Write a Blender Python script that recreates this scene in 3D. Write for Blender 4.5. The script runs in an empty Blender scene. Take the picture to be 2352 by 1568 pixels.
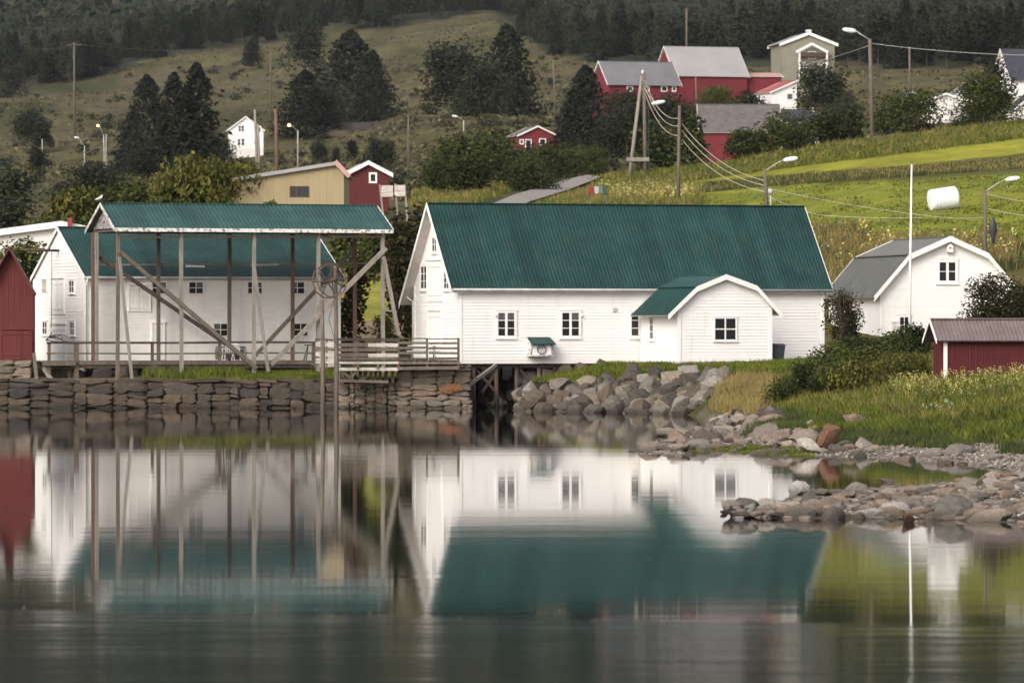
import bpy, bmesh, math, random
import numpy as np, zlib
from mathutils import Vector, Matrix, noise
R = math.radians
rnd = random.Random(7)
npr = np.random.RandomState(11)
sc = bpy.context.scene
COL = sc.collection

# ------------------------------------------------------------------ camera, sky, sun, exposure
F, H0, VH, UC = 13067.0, 3.82, 765.0, 1176.0      # focal length in units of a 2352 wide picture, eye height, horizon row
cam_d = bpy.data.cameras.new('camera'); cam = bpy.data.objects.new('camera', cam_d); COL.objects.link(cam)
cam.location = (0, 0, H0); cam.rotation_euler = (R(90), 0, 0)
cam_d.sensor_width = 36; cam_d.lens = 200.0; cam_d.shift_y = -(784 - VH) / 2352.0
cam_d.clip_start = 1; cam_d.clip_end = 20000
cam_d.dof.use_dof = True; cam_d.dof.focus_distance = 225; cam_d.dof.aperture_fstop = 3.4
sc.camera = cam
SUN_EL, SUN_AZ = 34.0, -32.0                      # azimuth measured from behind the camera, negative = to its left
w = bpy.data.worlds.new('World'); sc.world = w; w.use_nodes = True
nt = w.node_tree; bg = nt.nodes['Background']
sky = nt.nodes.new('ShaderNodeTexSky'); sky.sky_type = 'NISHITA'; sky.sun_disc = False
sky.sun_elevation = R(SUN_EL); sky.sun_rotation = R(180 + 32); sky.air_density = 1.0; sky.dust_density = 4.0; sky.ozone_density = 1.0
hs = nt.nodes.new('ShaderNodeHueSaturation'); hs.inputs['Saturation'].default_value = 0.28
nt.links.new(sky.outputs[0], hs.inputs['Color']); nt.links.new(hs.outputs[0], bg.inputs['Color'])
bg.inputs['Strength'].default_value = 0.15
sd = bpy.data.lights.new('sun', 'SUN'); sun = bpy.data.objects.new('sun', sd); COL.objects.link(sun)
sd.energy = 1.0; sd.angle = R(24); sd.color = (1.0, 0.93, 0.84)
sdir = Vector((math.sin(R(SUN_AZ)) * math.cos(R(SUN_EL)), -math.cos(R(SUN_AZ)) * math.cos(R(SUN_EL)), math.sin(R(SUN_EL))))
sun.rotation_euler = sdir.to_track_quat('Z', 'Y').to_euler()
sc.view_settings.view_transform = 'Standard'; sc.view_settings.look = 'None'
sc.view_settings.exposure = 0.62; sc.view_settings.gamma = 1; sc.view_settings.use_curve_mapping = False

HAZE = 0.000018
# ------------------------------------------------------------------ helpers
def P(U, V, Y): return Vector(((U - UC) * Y / F, Y, H0 + (VH - V) * Y / F))
def XU(U, Y): return (U - UC) * Y / F
def ZV(V, Y): return H0 + (VH - V) * Y / F

def tag(o, label=None, cat=None, group=None, kind=None):
    if label: o['label'] = label
    if cat: o['category'] = cat
    if group: o['group'] = group
    if kind: o['kind'] = kind
    return o
def empty(name, loc, yaw=0, label=None, cat=None, group=None):
    o = bpy.data.objects.new(name, None); COL.objects.link(o)
    o.location = loc; o.rotation_euler = (0, 0, yaw); o.empty_display_size = .2
    return tag(o, label, cat, group)
def link(name, me, parent=None, loc=(0, 0, 0), rot=(0, 0, 0), scale=(1, 1, 1)):
    o = bpy.data.objects.new(name, me); COL.objects.link(o)
    o.parent = parent; o.location = loc; o.rotation_euler = rot; o.scale = scale
    return o
def copy_tree(o, parent=None):
    c = o.copy(); COL.objects.link(c); c.parent = parent
    for ch in o.children: copy_tree(ch, c)
    return c

class MB:
    def __init__(s): s.v = []; s.f = []
    def add(s, vs, fs):
        n = len(s.v); s.v += [tuple(p) for p in vs]; s.f += [tuple(i + n for i in f) for f in fs]; return s
    def box(s, x0, x1, y0, y1, z0, z1):
        x0, x1 = sorted((x0, x1)); y0, y1 = sorted((y0, y1)); z0, z1 = sorted((z0, z1))
        return s.add([(x0,y0,z0),(x1,y0,z0),(x1,y1,z0),(x0,y1,z0),(x0,y0,z1),(x1,y0,z1),(x1,y1,z1),(x0,y1,z1)],
                     [(0,3,2,1),(4,5,6,7),(0,1,5,4),(1,2,6,5),(2,3,7,6),(3,0,4,7)])
    def beam(s, p, q, w, h, up=(0, 0, 1)):
        p, q = Vector(p), Vector(q); d = (q - p).normalized(); up = Vector(up)
        if abs(d.dot(up)) > .98: up = Vector((0, 1, 0))
        a = d.cross(up).normalized() * (w / 2); b = a.cross(d).normalized() * (h / 2)
        vs = [p - a - b, p + a - b, p + a + b, p - a + b, q - a - b, q + a - b, q + a + b, q - a + b]
        return s.add(vs, [(0,1,2,3),(7,6,5,4),(0,4,5,1),(1,5,6,2),(2,6,7,3),(3,7,4,0)])
    def tube(s, pts, r, n=7, cap=True):
        pts = [Vector(p) for p in pts]; rs = r if hasattr(r, '__len__') else [r] * len(pts)
        rings = []
        for i, p in enumerate(pts):
            d = (pts[min(i + 1, len(pts) - 1)] - pts[max(i - 1, 0)]).normalized()
            up = Vector((0, 0, 1)) if abs(d.z) < .9 else Vector((0, 1, 0))
            a = d.cross(up).normalized(); b = a.cross(d)
            rings.append([p + (a * math.cos(t) + b * math.sin(t)) * rs[i] for t in [2 * math.pi * k / n for k in range(n)]])
        vs = [v for rg in rings for v in rg]; fs = []
        for i in range(len(pts) - 1):
            for k in range(n):
                a0 = i * n + k; a1 = i * n + (k + 1) % n
                fs.append((a0, a1, a1 + n, a0 + n))
        if cap: fs += [tuple(range(n))[::-1], tuple(range((len(pts) - 1) * n, len(pts) * n))]
        return s.add(vs, fs)
    def lathe(s, prof, c=(0, 0, 0), n=14, sx=1, sy=1):
        vs = []; fs = []; c = Vector(c)
        for r_, z in prof:
            for k in range(n):
                t = 2 * math.pi * k / n; vs.append((c.x + r_ * sx * math.cos(t), c.y + r_ * sy * math.sin(t), c.z + z))
        for i in range(len(prof) - 1):
            for k in range(n):
                a0 = i * n + k; a1 = i * n + (k + 1) % n; fs.append((a0, a1, a1 + n, a0 + n))
        return s.add(vs, fs)
    def build(s, name, mat, parent=None, smooth=False, kind=None):
        me = bpy.data.meshes.new(name); me.from_pydata(s.v, [], s.f); me.materials.append(mat)
        if smooth: me.polygons.foreach_set('use_smooth', [True] * len(me.polygons))
        o = link(name, me, parent)
        if kind: o['kind'] = kind
        return o

def quads_mesh(name, V, mat, k=4):
    """V: (n,k,3) array of separate polygons"""
    n = V.shape[0]; me = bpy.data.meshes.new(name)
    me.vertices.add(n * k); me.vertices.foreach_set('co', V.reshape(-1).astype(np.float32))
    me.loops.add(n * k); me.loops.foreach_set('vertex_index', np.arange(n * k, dtype=np.int32))
    me.polygons.add(n); me.polygons.foreach_set('loop_start', np.arange(0, n * k, k, dtype=np.int32))
    me.update(calc_edges=True); me.materials.append(mat); return me

# ------------------------------------------------------------------ materials
def newmat(name):
    m = bpy.data.materials.new(name); m.use_nodes = True
    return m, m.node_tree, m.node_tree.nodes['Principled BSDF']
def ramp(nt, fac, stops):
    r = nt.nodes.new('ShaderNodeValToRGB'); el = r.color_ramp.elements
    el[0].position, el[0].color = stops[0][0], (*stops[0][1], 1)
    el[1].position, el[1].color = stops[-1][0], (*stops[-1][1], 1)
    for p, c in stops[1:-1]:
        e = el.new(p); e.color = (*c, 1)
    nt.links.new(fac, r.inputs[0]); return r.outputs[0]
def coords(nt, scale=(1, 1, 1), kind='Object'):
    tc = nt.nodes.new('ShaderNodeTexCoord'); mp = nt.nodes.new('ShaderNodeMapping')
    mp.inputs['Scale'].default_value = scale; nt.links.new(tc.outputs[kind], mp.inputs[0]); return mp.outputs[0]
def noisen(nt, vec, scale, detail=5, rough=.6):
    n = nt.nodes.new('ShaderNodeTexNoise'); n.inputs['Scale'].default_value = scale; n.inputs['Detail'].default_value = detail
    n.inputs['Roughness'].default_value = rough; nt.links.new(vec, n.inputs['Vector']); return n.outputs[0]
def mixc(nt, fac, a, b, mode='MIX'):
    m = nt.nodes.new('ShaderNodeMix'); m.data_type = 'RGBA'; m.blend_type = mode
    for i, x in ((0, fac), (6, a), (7, b)):
        if hasattr(x, 'is_linked') or isinstance(x, bpy.types.NodeSocket): nt.links.new(x, m.inputs[i])
        elif i == 0: m.inputs[0].default_value = x
        else: m.inputs[i].default_value = (*x, 1)
    return m.outputs[2]
def math_(nt, op, a, b=None, clamp=False):
    m = nt.nodes.new('ShaderNodeMath'); m.operation = op; m.use_clamp = clamp
    for i, x in enumerate((a, b)):
        if x is None: continue
        if isinstance(x, bpy.types.NodeSocket): nt.links.new(x, m.inputs[i])
        else: m.inputs[i].default_value = x
    return m.outputs[0]
def bump(nt, h, bs, strength, dist=.02):
    b = nt.nodes.new('ShaderNodeBump'); b.inputs['Strength'].default_value = strength; b.inputs['Distance'].default_value = dist
    nt.links.new(h, b.inputs['Height']); nt.links.new(b.outputs[0], bs.inputs['Normal'])

def paint(name, c1, c2, stretch=(1, 1, 1), scale=3, rough=.6, lo=.35, hi=.7, dirt=None, bmp=.3, spec=.3, sheets=False, splash=False):
    m, nt, b = newmat(name); co = coords(nt, stretch)
    n = noisen(nt, co, scale, 8, .65); col = ramp(nt, n, [(lo, c1), (hi, c2)])
    if dirt:
        n2 = noisen(nt, coords(nt, (1, 1, .12)), 2.2, 6, .7)
        f = ramp(nt, n2, [(dirt[1], (0, 0, 0)), (dirt[2], (1, 1, 1))]); col = mixc(nt, f, col, dirt[0])
    if sheets or splash:
        sp_ = nt.nodes.new('ShaderNodeSeparateXYZ'); nt.links.new(coords(nt), sp_.inputs[0])
    if sheets:      # separate steel sheets have weathered a little differently
        wn = nt.nodes.new('ShaderNodeTexWhiteNoise'); wn.noise_dimensions = '1D'
        nt.links.new(math_(nt, 'FLOOR', math_(nt, 'MULTIPLY', sp_.outputs[0], 1 / .9)), wn.inputs['W'])
        col = mixc(nt, 1.0, col, ramp(nt, wn.outputs['Value'], [(0, (.86, .87, .87)), (1, (1.16, 1.14, 1.13))]), 'MULTIPLY')
        pt = noisen(nt, coords(nt, (.35, 1, .35)), 1.0, 6, .7)
        col = mixc(nt, 1.0, col, ramp(nt, pt, [(.36, (.80, .82, .82)), (.64, (1.2, 1.16, 1.14))]), 'MULTIPLY')
    if splash:      # mud splash and green damp on the lowest boards, a few weather stains
        g_ = math_(nt, 'MULTIPLY_ADD', sp_.outputs[2], -1.6, True); g_.node.inputs[2].default_value = .85
        st_ = noisen(nt, coords(nt, (2, 2, .5)), 2.0, 6, .7)
        k_ = math_(nt, 'MULTIPLY', math_(nt, 'MULTIPLY', g_, g_), math_(nt, 'MULTIPLY', st_, .75))
        col = mixc(nt, k_, col, (.36, .33, .26))
    nt.links.new(col, b.inputs['Base Color']); b.inputs['Roughness'].default_value = rough
    b.inputs['Specular IOR Level'].default_value = spec
    if bmp: bump(nt, noisen(nt, co, scale * 5, 4), b, bmp, .01)
    return m

M = {}
M['white'] = paint('white_paint', (.80, .765, .735), (.74, .705, .675), (1, 1, 3), 1.5, dirt=((.58, .54, .50), .56, .9), splash=True)
M['white_old_shaded'] = paint('aged_shaded_white_paint', (.74, .70, .66), (.64, .60, .56), (1, 1, 3), 1.3, dirt=((.52, .47, .43), .55, .9))  # also the old warehouse front: canopy shade put into a duller white
M['trim'] = paint('white_trim', (.82, .79, .76), (.72, .69, .65), scale=2)
M['trim_worn'] = paint('peeling_white_paint', (.72, .69, .65), (.20, .16, .13), (2.5, 2.5, 2.5), 2.2, lo=.48, hi=.60)
M['soffit'] = paint('soffit_boards', (.60, .54, .50), (.50, .45, .41), (1, 1, 1), 3)
M['gutter'] = paint('gutter_metal', (.50, .47, .44), (.36, .33, .31), scale=3)
M['roof'] = paint('green_roof_steel', (.0095, .039, .036), (.015, .047, .043), (1, 1, 1), .7, rough=.5, dirt=((.028, .052, .048), .46, .76), bmp=.1, spec=.2, sheets=True)
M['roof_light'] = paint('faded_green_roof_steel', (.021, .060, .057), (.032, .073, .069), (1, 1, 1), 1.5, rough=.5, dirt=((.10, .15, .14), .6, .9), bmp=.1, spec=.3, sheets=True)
M['roof_grey'] = paint('grey_sheet_roof', (.13, .13, .112), (.17, .168, .145), scale=1, rough=.6, bmp=.1)
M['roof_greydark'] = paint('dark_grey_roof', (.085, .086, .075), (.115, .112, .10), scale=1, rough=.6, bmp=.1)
M['roof_brown'] = paint('brown_corrugated_roof', (.13, .095, .09), (.19, .15, .145), scale=1.3, rough=.55, bmp=.1)
M['roof_slate'] = paint('slate_grey_roof', (.17, .165, .17), (.13, .125, .13), scale=.3, rough=.8, bmp=0)
M['roof_pale'] = paint('pale_metal_roof', (.32, .30, .295), (.26, .24, .235), scale=.2, rough=.7, bmp=0)
M['roof_dark'] = paint('dark_tile_roof', (.035, .036, .045), (.06, .06, .07), scale=1, rough=.7, bmp=0)
M['roof_red'] = paint('red_tile_roof', (.36, .09, .08), (.28, .07, .06), scale=1, rough=.7, bmp=0)
M['roof_pink'] = paint('faded_red_roof', (.42, .22, .18), (.5, .32, .28), scale=1.2, rough=.7, bmp=0)
M['roof_weather'] = paint('weathered_shingle_roof', (.14, .12, .115), (.085, .075, .07), scale=1.4, rough=.9, bmp=.2)
M['red'] = paint('falun_red_boards', (.125, .024, .021), (.09, .018, .017), (6, 6, .6), 1.2, rough=.75, lo=.3, hi=.75)
M['red_dark'] = paint('dark_red_boards', (.10, .016, .018), (.068, .012, .014), (6, 6, .6), 1.2, rough=.75, lo=.3, hi=.75)
M['red_far'] = paint('barn_red', (.17, .025, .03), (.13, .02, .025), (1, 1, 1), .5, rough=.85, bmp=0)
M['beige'] = paint('beige_cladding', (.34, .265, .155), (.285, .225, .13), (1, 1, .3), .8, rough=.8, bmp=0)
M['villa'] = paint('grey_green_cladding', (.20, .19, .14), (.25, .235, .18), (1, 1, 1), .6, rough=.85, bmp=0)
M['wood'] = paint('weathered_timber', (.175, .14, .11), (.075, .058, .045), (1, 1, .25), 6, rough=.9, lo=.3, hi=.75, bmp=.5)
M['wood_pale'] = paint('silvered_timber', (.30, .265, .225), (.14, .12, .10), (1, 1, .25), 5, rough=.9, lo=.3, hi=.75, bmp=.5)
M['wood_dark'] = paint('dark_wet_timber', (.10, .075, .06), (.04, .03, .025), (1, 1, .3), 5, rough=.9, bmp=.5)
M['wood_red'] = paint('creosote_timber', (.17, .095, .07), (.10, .06, .045), (1, 1, .25), 5, rough=.9, bmp=.4)
M['board'] = paint('bleached_boards', (.55, .50, .44), (.26, .21, .18), (.5, .5, 3), 3, rough=.9, lo=.4, hi=.7, bmp=.4)
M['glass'], nt, b = newmat('window_glass')
b.inputs['Base Color'].default_value = (.018, .017, .018, 1); b.inputs['Roughness'].default_value = .12; b.inputs['Specular IOR Level'].default_value = .5
M['curtain'] = paint('dusty_glass', (.13, .12, .11), (.05, .047, .044), scale=4, rough=.3, bmp=0)
M['dark'] = paint('dark_metal', (.03, .03, .034), (.05, .05, .055), scale=4, rough=.5)
M['bin'] = paint('bin_plastic', (.035, .037, .045), (.05, .052, .06), scale=4, rough=.5)
M['metal'] = paint('galvanised_metal', (.45, .44, .42), (.33, .32, .31), scale=4, rough=.45)
M['wire'] = paint('pale_wire', (.5, .45, .36), (.42, .38, .3), scale=1, rough=.6, bmp=0)
M['plasticwrap'] = paint('white_bale_wrap', (.82, .81, .80), (.74, .73, .72), (1, 1, 1), 3, rough=.35, bmp=.6)
M['plastic'] = paint('white_plastic', (.75, .74, .72), (.68, .67, .65), scale=3, rough=.4)
M['concrete'] = paint('lichened_concrete', (.30, .25, .20), (.12, .10, .08), (1, 1, 2), 3.2, rough=.95, bmp=1)
M['red_box'] = paint('red_mailbox', (.3, .03, .03), (.22, .03, .03), rough=.5)
M['green_box'] = paint('green_mailbox', (.03, .09, .06), (.03, .07, .05), rough=.5)
M['green_net'] = paint('bright_green_leaf', (.06, .22, .03), (.04, .10, .02), scale=3, rough=.8)
M['asphalt'] = paint('pale_gravel_road', (.26, .225, .205), (.20, .175, .16), scale=.8, rough=.95, bmp=.3)
M['rust'] = paint('rusty_iron', (.12, .075, .06), (.06, .04, .035), scale=5, rough=.9)
m, nt, b = newmat('sodium_lamp'); b.inputs['Base Color'].default_value = (1, .5, .2, 1); b.inputs['Emission Color'].default_value = (1, .42, .16, 1); b.inputs['Emission Strength'].default_value = 7.0; M['lit'] = m

def leafmat(name, cols, var=.35, trans=.25):
    m, nt, b = newmat(name); g = nt.nodes.new('ShaderNodeNewGeometry'); oi = nt.nodes.new('ShaderNodeObjectInfo')
    c = ramp(nt, g.outputs['Random Per Island'], [(i / (len(cols) - 1), c) for i, c in enumerate(cols)])
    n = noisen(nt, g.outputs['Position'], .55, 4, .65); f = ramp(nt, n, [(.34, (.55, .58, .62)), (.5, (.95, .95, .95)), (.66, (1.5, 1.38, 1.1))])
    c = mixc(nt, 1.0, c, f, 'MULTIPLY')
    v = math_(nt, 'MULTIPLY_ADD', oi.outputs['Random'], var); v.node.inputs[2].default_value = 1 - var / 2
    hsv = nt.nodes.new('ShaderNodeHueSaturation'); nt.links.new(c, hsv.inputs['Color']); nt.links.new(v, hsv.inputs['Value'])
    nt.links.new(hsv.outputs[0], b.inputs['Base Color']); b.inputs['Roughness'].default_value = .8; b.inputs['Specular IOR Level'].default_value = .15
    t = nt.nodes.new('ShaderNodeBsdfTranslucent'); nt.links.new(hsv.outputs[0], t.inputs[0])
    mx = nt.nodes.new('ShaderNodeMixShader'); mx.inputs[0].default_value = trans
    nt.links.new(b.outputs[0], mx.inputs[1]); nt.links.new(t.outputs[0], mx.inputs[2])
    nt.links.new(mx.outputs[0], nt.nodes['Material Output'].inputs[0]); return m
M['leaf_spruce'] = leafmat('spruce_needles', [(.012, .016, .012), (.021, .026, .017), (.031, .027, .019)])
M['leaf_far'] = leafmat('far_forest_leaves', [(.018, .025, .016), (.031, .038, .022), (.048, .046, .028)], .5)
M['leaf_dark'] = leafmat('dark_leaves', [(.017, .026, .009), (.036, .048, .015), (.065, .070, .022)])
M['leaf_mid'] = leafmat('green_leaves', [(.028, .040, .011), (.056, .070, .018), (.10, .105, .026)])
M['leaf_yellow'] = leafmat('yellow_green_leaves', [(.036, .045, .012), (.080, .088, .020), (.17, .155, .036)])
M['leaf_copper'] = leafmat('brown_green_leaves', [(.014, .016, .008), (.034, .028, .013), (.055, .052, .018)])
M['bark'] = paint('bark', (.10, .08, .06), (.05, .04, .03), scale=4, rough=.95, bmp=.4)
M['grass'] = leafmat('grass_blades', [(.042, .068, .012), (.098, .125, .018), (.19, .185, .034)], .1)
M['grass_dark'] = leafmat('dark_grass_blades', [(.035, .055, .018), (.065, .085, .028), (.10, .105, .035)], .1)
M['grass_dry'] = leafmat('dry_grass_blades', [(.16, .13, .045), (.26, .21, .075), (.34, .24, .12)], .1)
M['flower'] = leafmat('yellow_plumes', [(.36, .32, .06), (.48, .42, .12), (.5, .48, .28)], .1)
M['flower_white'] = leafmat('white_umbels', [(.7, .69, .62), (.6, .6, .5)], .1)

def stonemat(name, cols, moss=.0):
    m, nt, b = newmat(name); oi = nt.nodes.new('ShaderNodeObjectInfo'); g = nt.nodes.new('ShaderNodeNewGeometry')
    c = ramp(nt, oi.outputs['Random'], [(i / (len(cols) - 1), c) for i, c in enumerate(cols)])
    ge = coords(nt, (1, 1, 1.8)); n = noisen(nt, ge, 2.6, 10, .72)
    c = mixc(nt, 1.0, c, ramp(nt, n, [(.28, (.28, .26, .24)), (.46, (.85, .83, .8)), (.58, (1, 1, 1)), (.72, (1.7, 1.66, 1.58))]), 'MULTIPLY')
    sep = nt.nodes.new('ShaderNodeSeparateXYZ'); nt.links.new(g.outputs['Position'], sep.inputs[0])
    wet = math_(nt, 'MULTIPLY_ADD', sep.outputs[2], -6.0, True); wet.node.inputs[2].default_value = 1.5
    wet2 = math_(nt, 'MULTIPLY', wet, .62)
    c = mixc(nt, wet2, c, (.035, .028, .022))
    nt.links.new(c, b.inputs['Base Color']); b.inputs['Roughness'].default_value = .9
    b.inputs['Specular IOR Level'].default_value = .2
    bump(nt, n, b, .8, .10); return m
M['stone'] = stonemat('riprap_stone', [(.065, .056, .048), (.15, .135, .118), (.25, .205, .155), (.085, .066, .052), (.26, .235, .205), (.085, .075, .068), (.12, .088, .065), (.105, .095, .086)])
M['quaystone'] = stonemat('quay_stone', [(.060, .050, .042), (.095, .074, .057), (.125, .092, .066), (.052, .046, .041), (.085, .074, .064), (.105, .070, .050)])
M['pierstone'] = stonemat('pier_stone', [(.22, .185, .145), (.27, .21, .155), (.17, .15, .125), (.30, .245, .19), (.24, .155, .11)])
M['shorestone'] = stonemat('shore_stone', [(.24, .21, .18), (.30, .22, .165), (.14, .122, .105), (.40, .35, .30), (.22, .145, .105), (.31, .26, .22), (.085, .078, .072), (.35, .27, .215), (.19, .17, .15)])
M['orange_stone'] = stonemat('rust_brown_stone', [(.185, .095, .058), (.18, .10, .065)])
M['pale_stone'] = stonemat('pale_stone', [(.42, .40, .375), (.44, .40, .36)])
M['pink_stone'] = stonemat('pinkish_stone', [(.23, .165, .135), (.22, .165, .14)])
M['black_stone'] = stonemat('black_stone', [(.05, .045, .042), (.06, .055, .05)])
m, nt, b = newmat('lichen_orange'); n = noisen(nt, coords(nt), 5, 8)
nt.links.new(ramp(nt, n, [(.38, (.13, .10, .075)), (.5, (.21, .075, .03)), (.7, (.26, .10, .035))]), b.inputs['Base Color']); b.inputs['Roughness'].default_value = .95; bump(nt, n, b, .8, .05); M['lichen'] = m

# ------------------------------------------------------------------ ground shape
YK = [100, 150, 165, 180, 195, 210, 225, 240, 255, 265, 272, 278, 284, 290, 300, 315, 335, 370, 430, 520, 620, 750, 950, 1300, 1600, 1900, 2300, 2800, 4000, 6500]  # last two: unseen mountain, raised to keep sky out of the water's reflection
N = -1.2
def vrow(vs):   # picture rows for Y >= 300 turned into heights
    return [ZV(v, y) for v, y in zip(vs, YK[14:])]
COLS = {
 -1500: [N]*13+[N] + vrow([845,800,760,690,600,520,480,450,420,372,290,215,130,20,-950,-3600]),
 0:     [N]*13+[N] + vrow([845,800,760,690,600,520,480,450,420,372,275,190,100,-10,-1050,-3800]),
 400:   [N]*13+[N] + vrow([845,800,760,690,600,515,478,445,412,365,260,165,70,-30,-1100,-3900]),
 760:   [N]*13+[N] + vrow([845,793,752,695,610,505,472,440,400,345,240,130,50,-40,-1150,-3900]),
 1070:  [N]*13+[N] + vrow([850,795,745,680,590,485,440,402,345,270,190,105,25,-50,-1150,-3900]),
 1110:  [N]*13+[-1.0] + vrow([890,800,745,680,590,480,435,400,342,265,185,100,20,-50,-1150,-3900]),
 1180:  [N]*13+[-.8] + vrow([880,800,745,680,590,480,432,400,340,262,182,100,20,-50,-1150,-3900]),
 1215:  [N]*11+[-.1,.9,1.2] + [1.5] + vrow([0,800,745,680,590,480,432,398,340,260,180,100,20,-50,-1150,-3900])[1:],
 1400:  [N]*10+[-.5,.4,1.5,2.1] + [2.2] + vrow([0,800,735,650,560,480,430,392,335,240,165,100,20,-60,-1150,-3900])[1:],
 1450:  [N,-.8,-.6,-.05,-.15,-.8,-1,-1,-1,-.9,-.2,.8,1.7,2.1] + [2.2] + vrow([0,800,725,625,545,480,428,390,330,235,160,100,20,-60,-1150,-3900])[1:],
 1560:  [N,-.8,-.5,.0,.15,.12,-.5,-.8,-.6,-.4,.2,1.0,1.75,2.1] + [2.2] + vrow([0,800,720,612,530,470,412,378,290,215,150,100,20,-60,-1150,-3900])[1:],
 1640:  [N,-.8,-.5,-.2,.1,.18,.2,.22,.5,.9,1.3,1.65,2.0,2.12] + [2.2] + vrow([0,800,715,605,525,465,400,370,262,200,145,95,10,-60,-1150,-3900])[1:],
 1710:  [N,-.8,-.5,-.1,.15,.25,.36,.55,.95,1.3,1.6,1.85,2.05,2.12] + [2.2] + vrow([0,800,710,602,515,455,392,362,250,195,140,90,10,-60,-1150,-3900])[1:],
 1850:  [N,-.8,-.5,.06,.35,.7,1.0,1.3,1.62,1.85,2.0,2.12,2.22,2.3] + [2.35] + vrow([0,800,690,590,500,412,362,345,240,190,135,80,0,-70,-1150,-3900])[1:],
 2050:  [N,-.8,-.3,.15,.7,1.3,1.8,2.1,2.25,2.3,2.35,2.4,2.45,2.6] + [2.9] + vrow([0,760,650,540,445,372,312,302,235,190,130,70,-10,-80,-1150,-3900])[1:],
 2352:  [N,-.3,.14,.55,1.3,1.95,2.15,2.2,2.4,2.55,2.65,2.75,2.85,3.0] + [3.4] + vrow([0,715,620,520,430,350,287,282,230,180,120,60,-20,-90,-1150,-3900])[1:],
 3000:  [-.8,.0,.3,.8,1.5,2.1,2.3,2.4,2.6,2.7,2.8,2.9,3.0,3.2] + [3.6] + vrow([0,690,600,480,400,320,260,255,215,170,110,50,-30,-100,-1150,-3900])[1:],
 4200:  [.2,.3,.6,1,1.6,2.2,2.5,2.6,2.8,2.9,3.0,3.1,3.2,3.4] + [3.8] + vrow([0,680,580,460,380,300,240,240,200,160,100,40,-40,-110,-1150,-3900])[1:],
}
UK = np.array(sorted(COLS)); TAB = np.array([COLS[k] for k in UK]); YKA = np.array(YK, float)
SU = [1600, 1690, 1750, 1800, 1950, 2100, 2352, 3000]; SY = [118, 118.5, 120, 121.5, 124, 127, 134, 140]; SH = [.3, 1.2, 2.6, 4.0, 7, 10, 20, 26]
def gz_arr(U, Y, nz=True):
    """ground height on a (rows of Y, columns of U) grid or on paired points"""
    U = np.asarray(U, float); Y = np.asarray(Y, float)
    iu = np.clip(np.searchsorted(UK, U) - 1, 0, len(UK) - 2); iy = np.clip(np.searchsorted(YKA, Y) - 1, 0, len(YKA) - 2)
    tu = np.clip((U - UK[iu]) / (UK[iu + 1] - UK[iu]), 0, 1); ty = np.clip((Y - YKA[iy]) / (YKA[iy + 1] - YKA[iy]), 0, 1)
    a = TAB[iu, iy] * (1 - tu) + TAB[iu + 1, iy] * tu; b = TAB[iu, iy + 1] * (1 - tu) + TAB[iu + 1, iy + 1] * tu
    z = a * (1 - ty) + b * ty
    q = (U < 1092)                                   # filled ground behind the quay wall
    zq = 1.44 + np.clip((Y - 290.6) / 8, 0, 1) * .55
    z = np.where(q & (Y < 300) , np.where(Y < 290.35, -1.2, zq), z)
    c = np.interp(U, SU, SY); h = np.interp(U, SU, SH); d = np.abs(Y - c) / h     # low stone spit
    tp = np.clip((U - 1670) / 110, 0, 1)
    zs = np.where((U > 1640) & (d < 1.6), .19 * (1 - d ** 2) * tp - .25 * (1 - tp), -9)
    z = np.maximum(z, zs)
    if nz:
        k = np.clip((Y - 330) / 300, 0, 1)
        x = (U - UC) * Y / F
        z = z + k * (np.sin(x * .045 + Y * .013) * .7 + np.sin(x * .021 - Y * .031 + 1.3) * .9 + np.sin(x * .09 + Y * .05) * .35) * np.clip(Y / 900, .4, 3)
    return z
def G(U, Y): return float(gz_arr(np.array([U]), np.array([Y]))[0])
def GP(U, Y): return Vector((XU(U, Y), Y, G(U, Y)))

def smooth(a, b, x): t = np.clip((x - a) / (b - a), 0, 1); return t * t * (3 - 2 * t)
def vnoise(x, y, s, seed=0):
    rs = np.random.RandomState(seed); T = rs.rand(64, 64); x = x / s; y = y / s
    xi = np.floor(x).astype(int); yi = np.floor(y).astype(int); fx = x - xi; fy = y - yi
    fx = fx * fx * (3 - 2 * fx); fy = fy * fy * (3 - 2 * fy); g = lambda i, j: T[i % 64, j % 64]
    return (g(xi, yi) * (1 - fx) + g(xi + 1, yi) * fx) * (1 - fy) + (g(xi, yi + 1) * (1 - fx) + g(xi + 1, yi + 1) * fx) * fy
FBU = [-1500, 0, 200, 330, 480, 620, 760, 900, 1130, 1250, 1400, 2000, 2352, 4200]
FBV = [200, 192, 182, 140, 108, 92, 60, 62, 22, 120, 150, 150, 150, 150]      # picture row of the forest's lower edge

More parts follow.
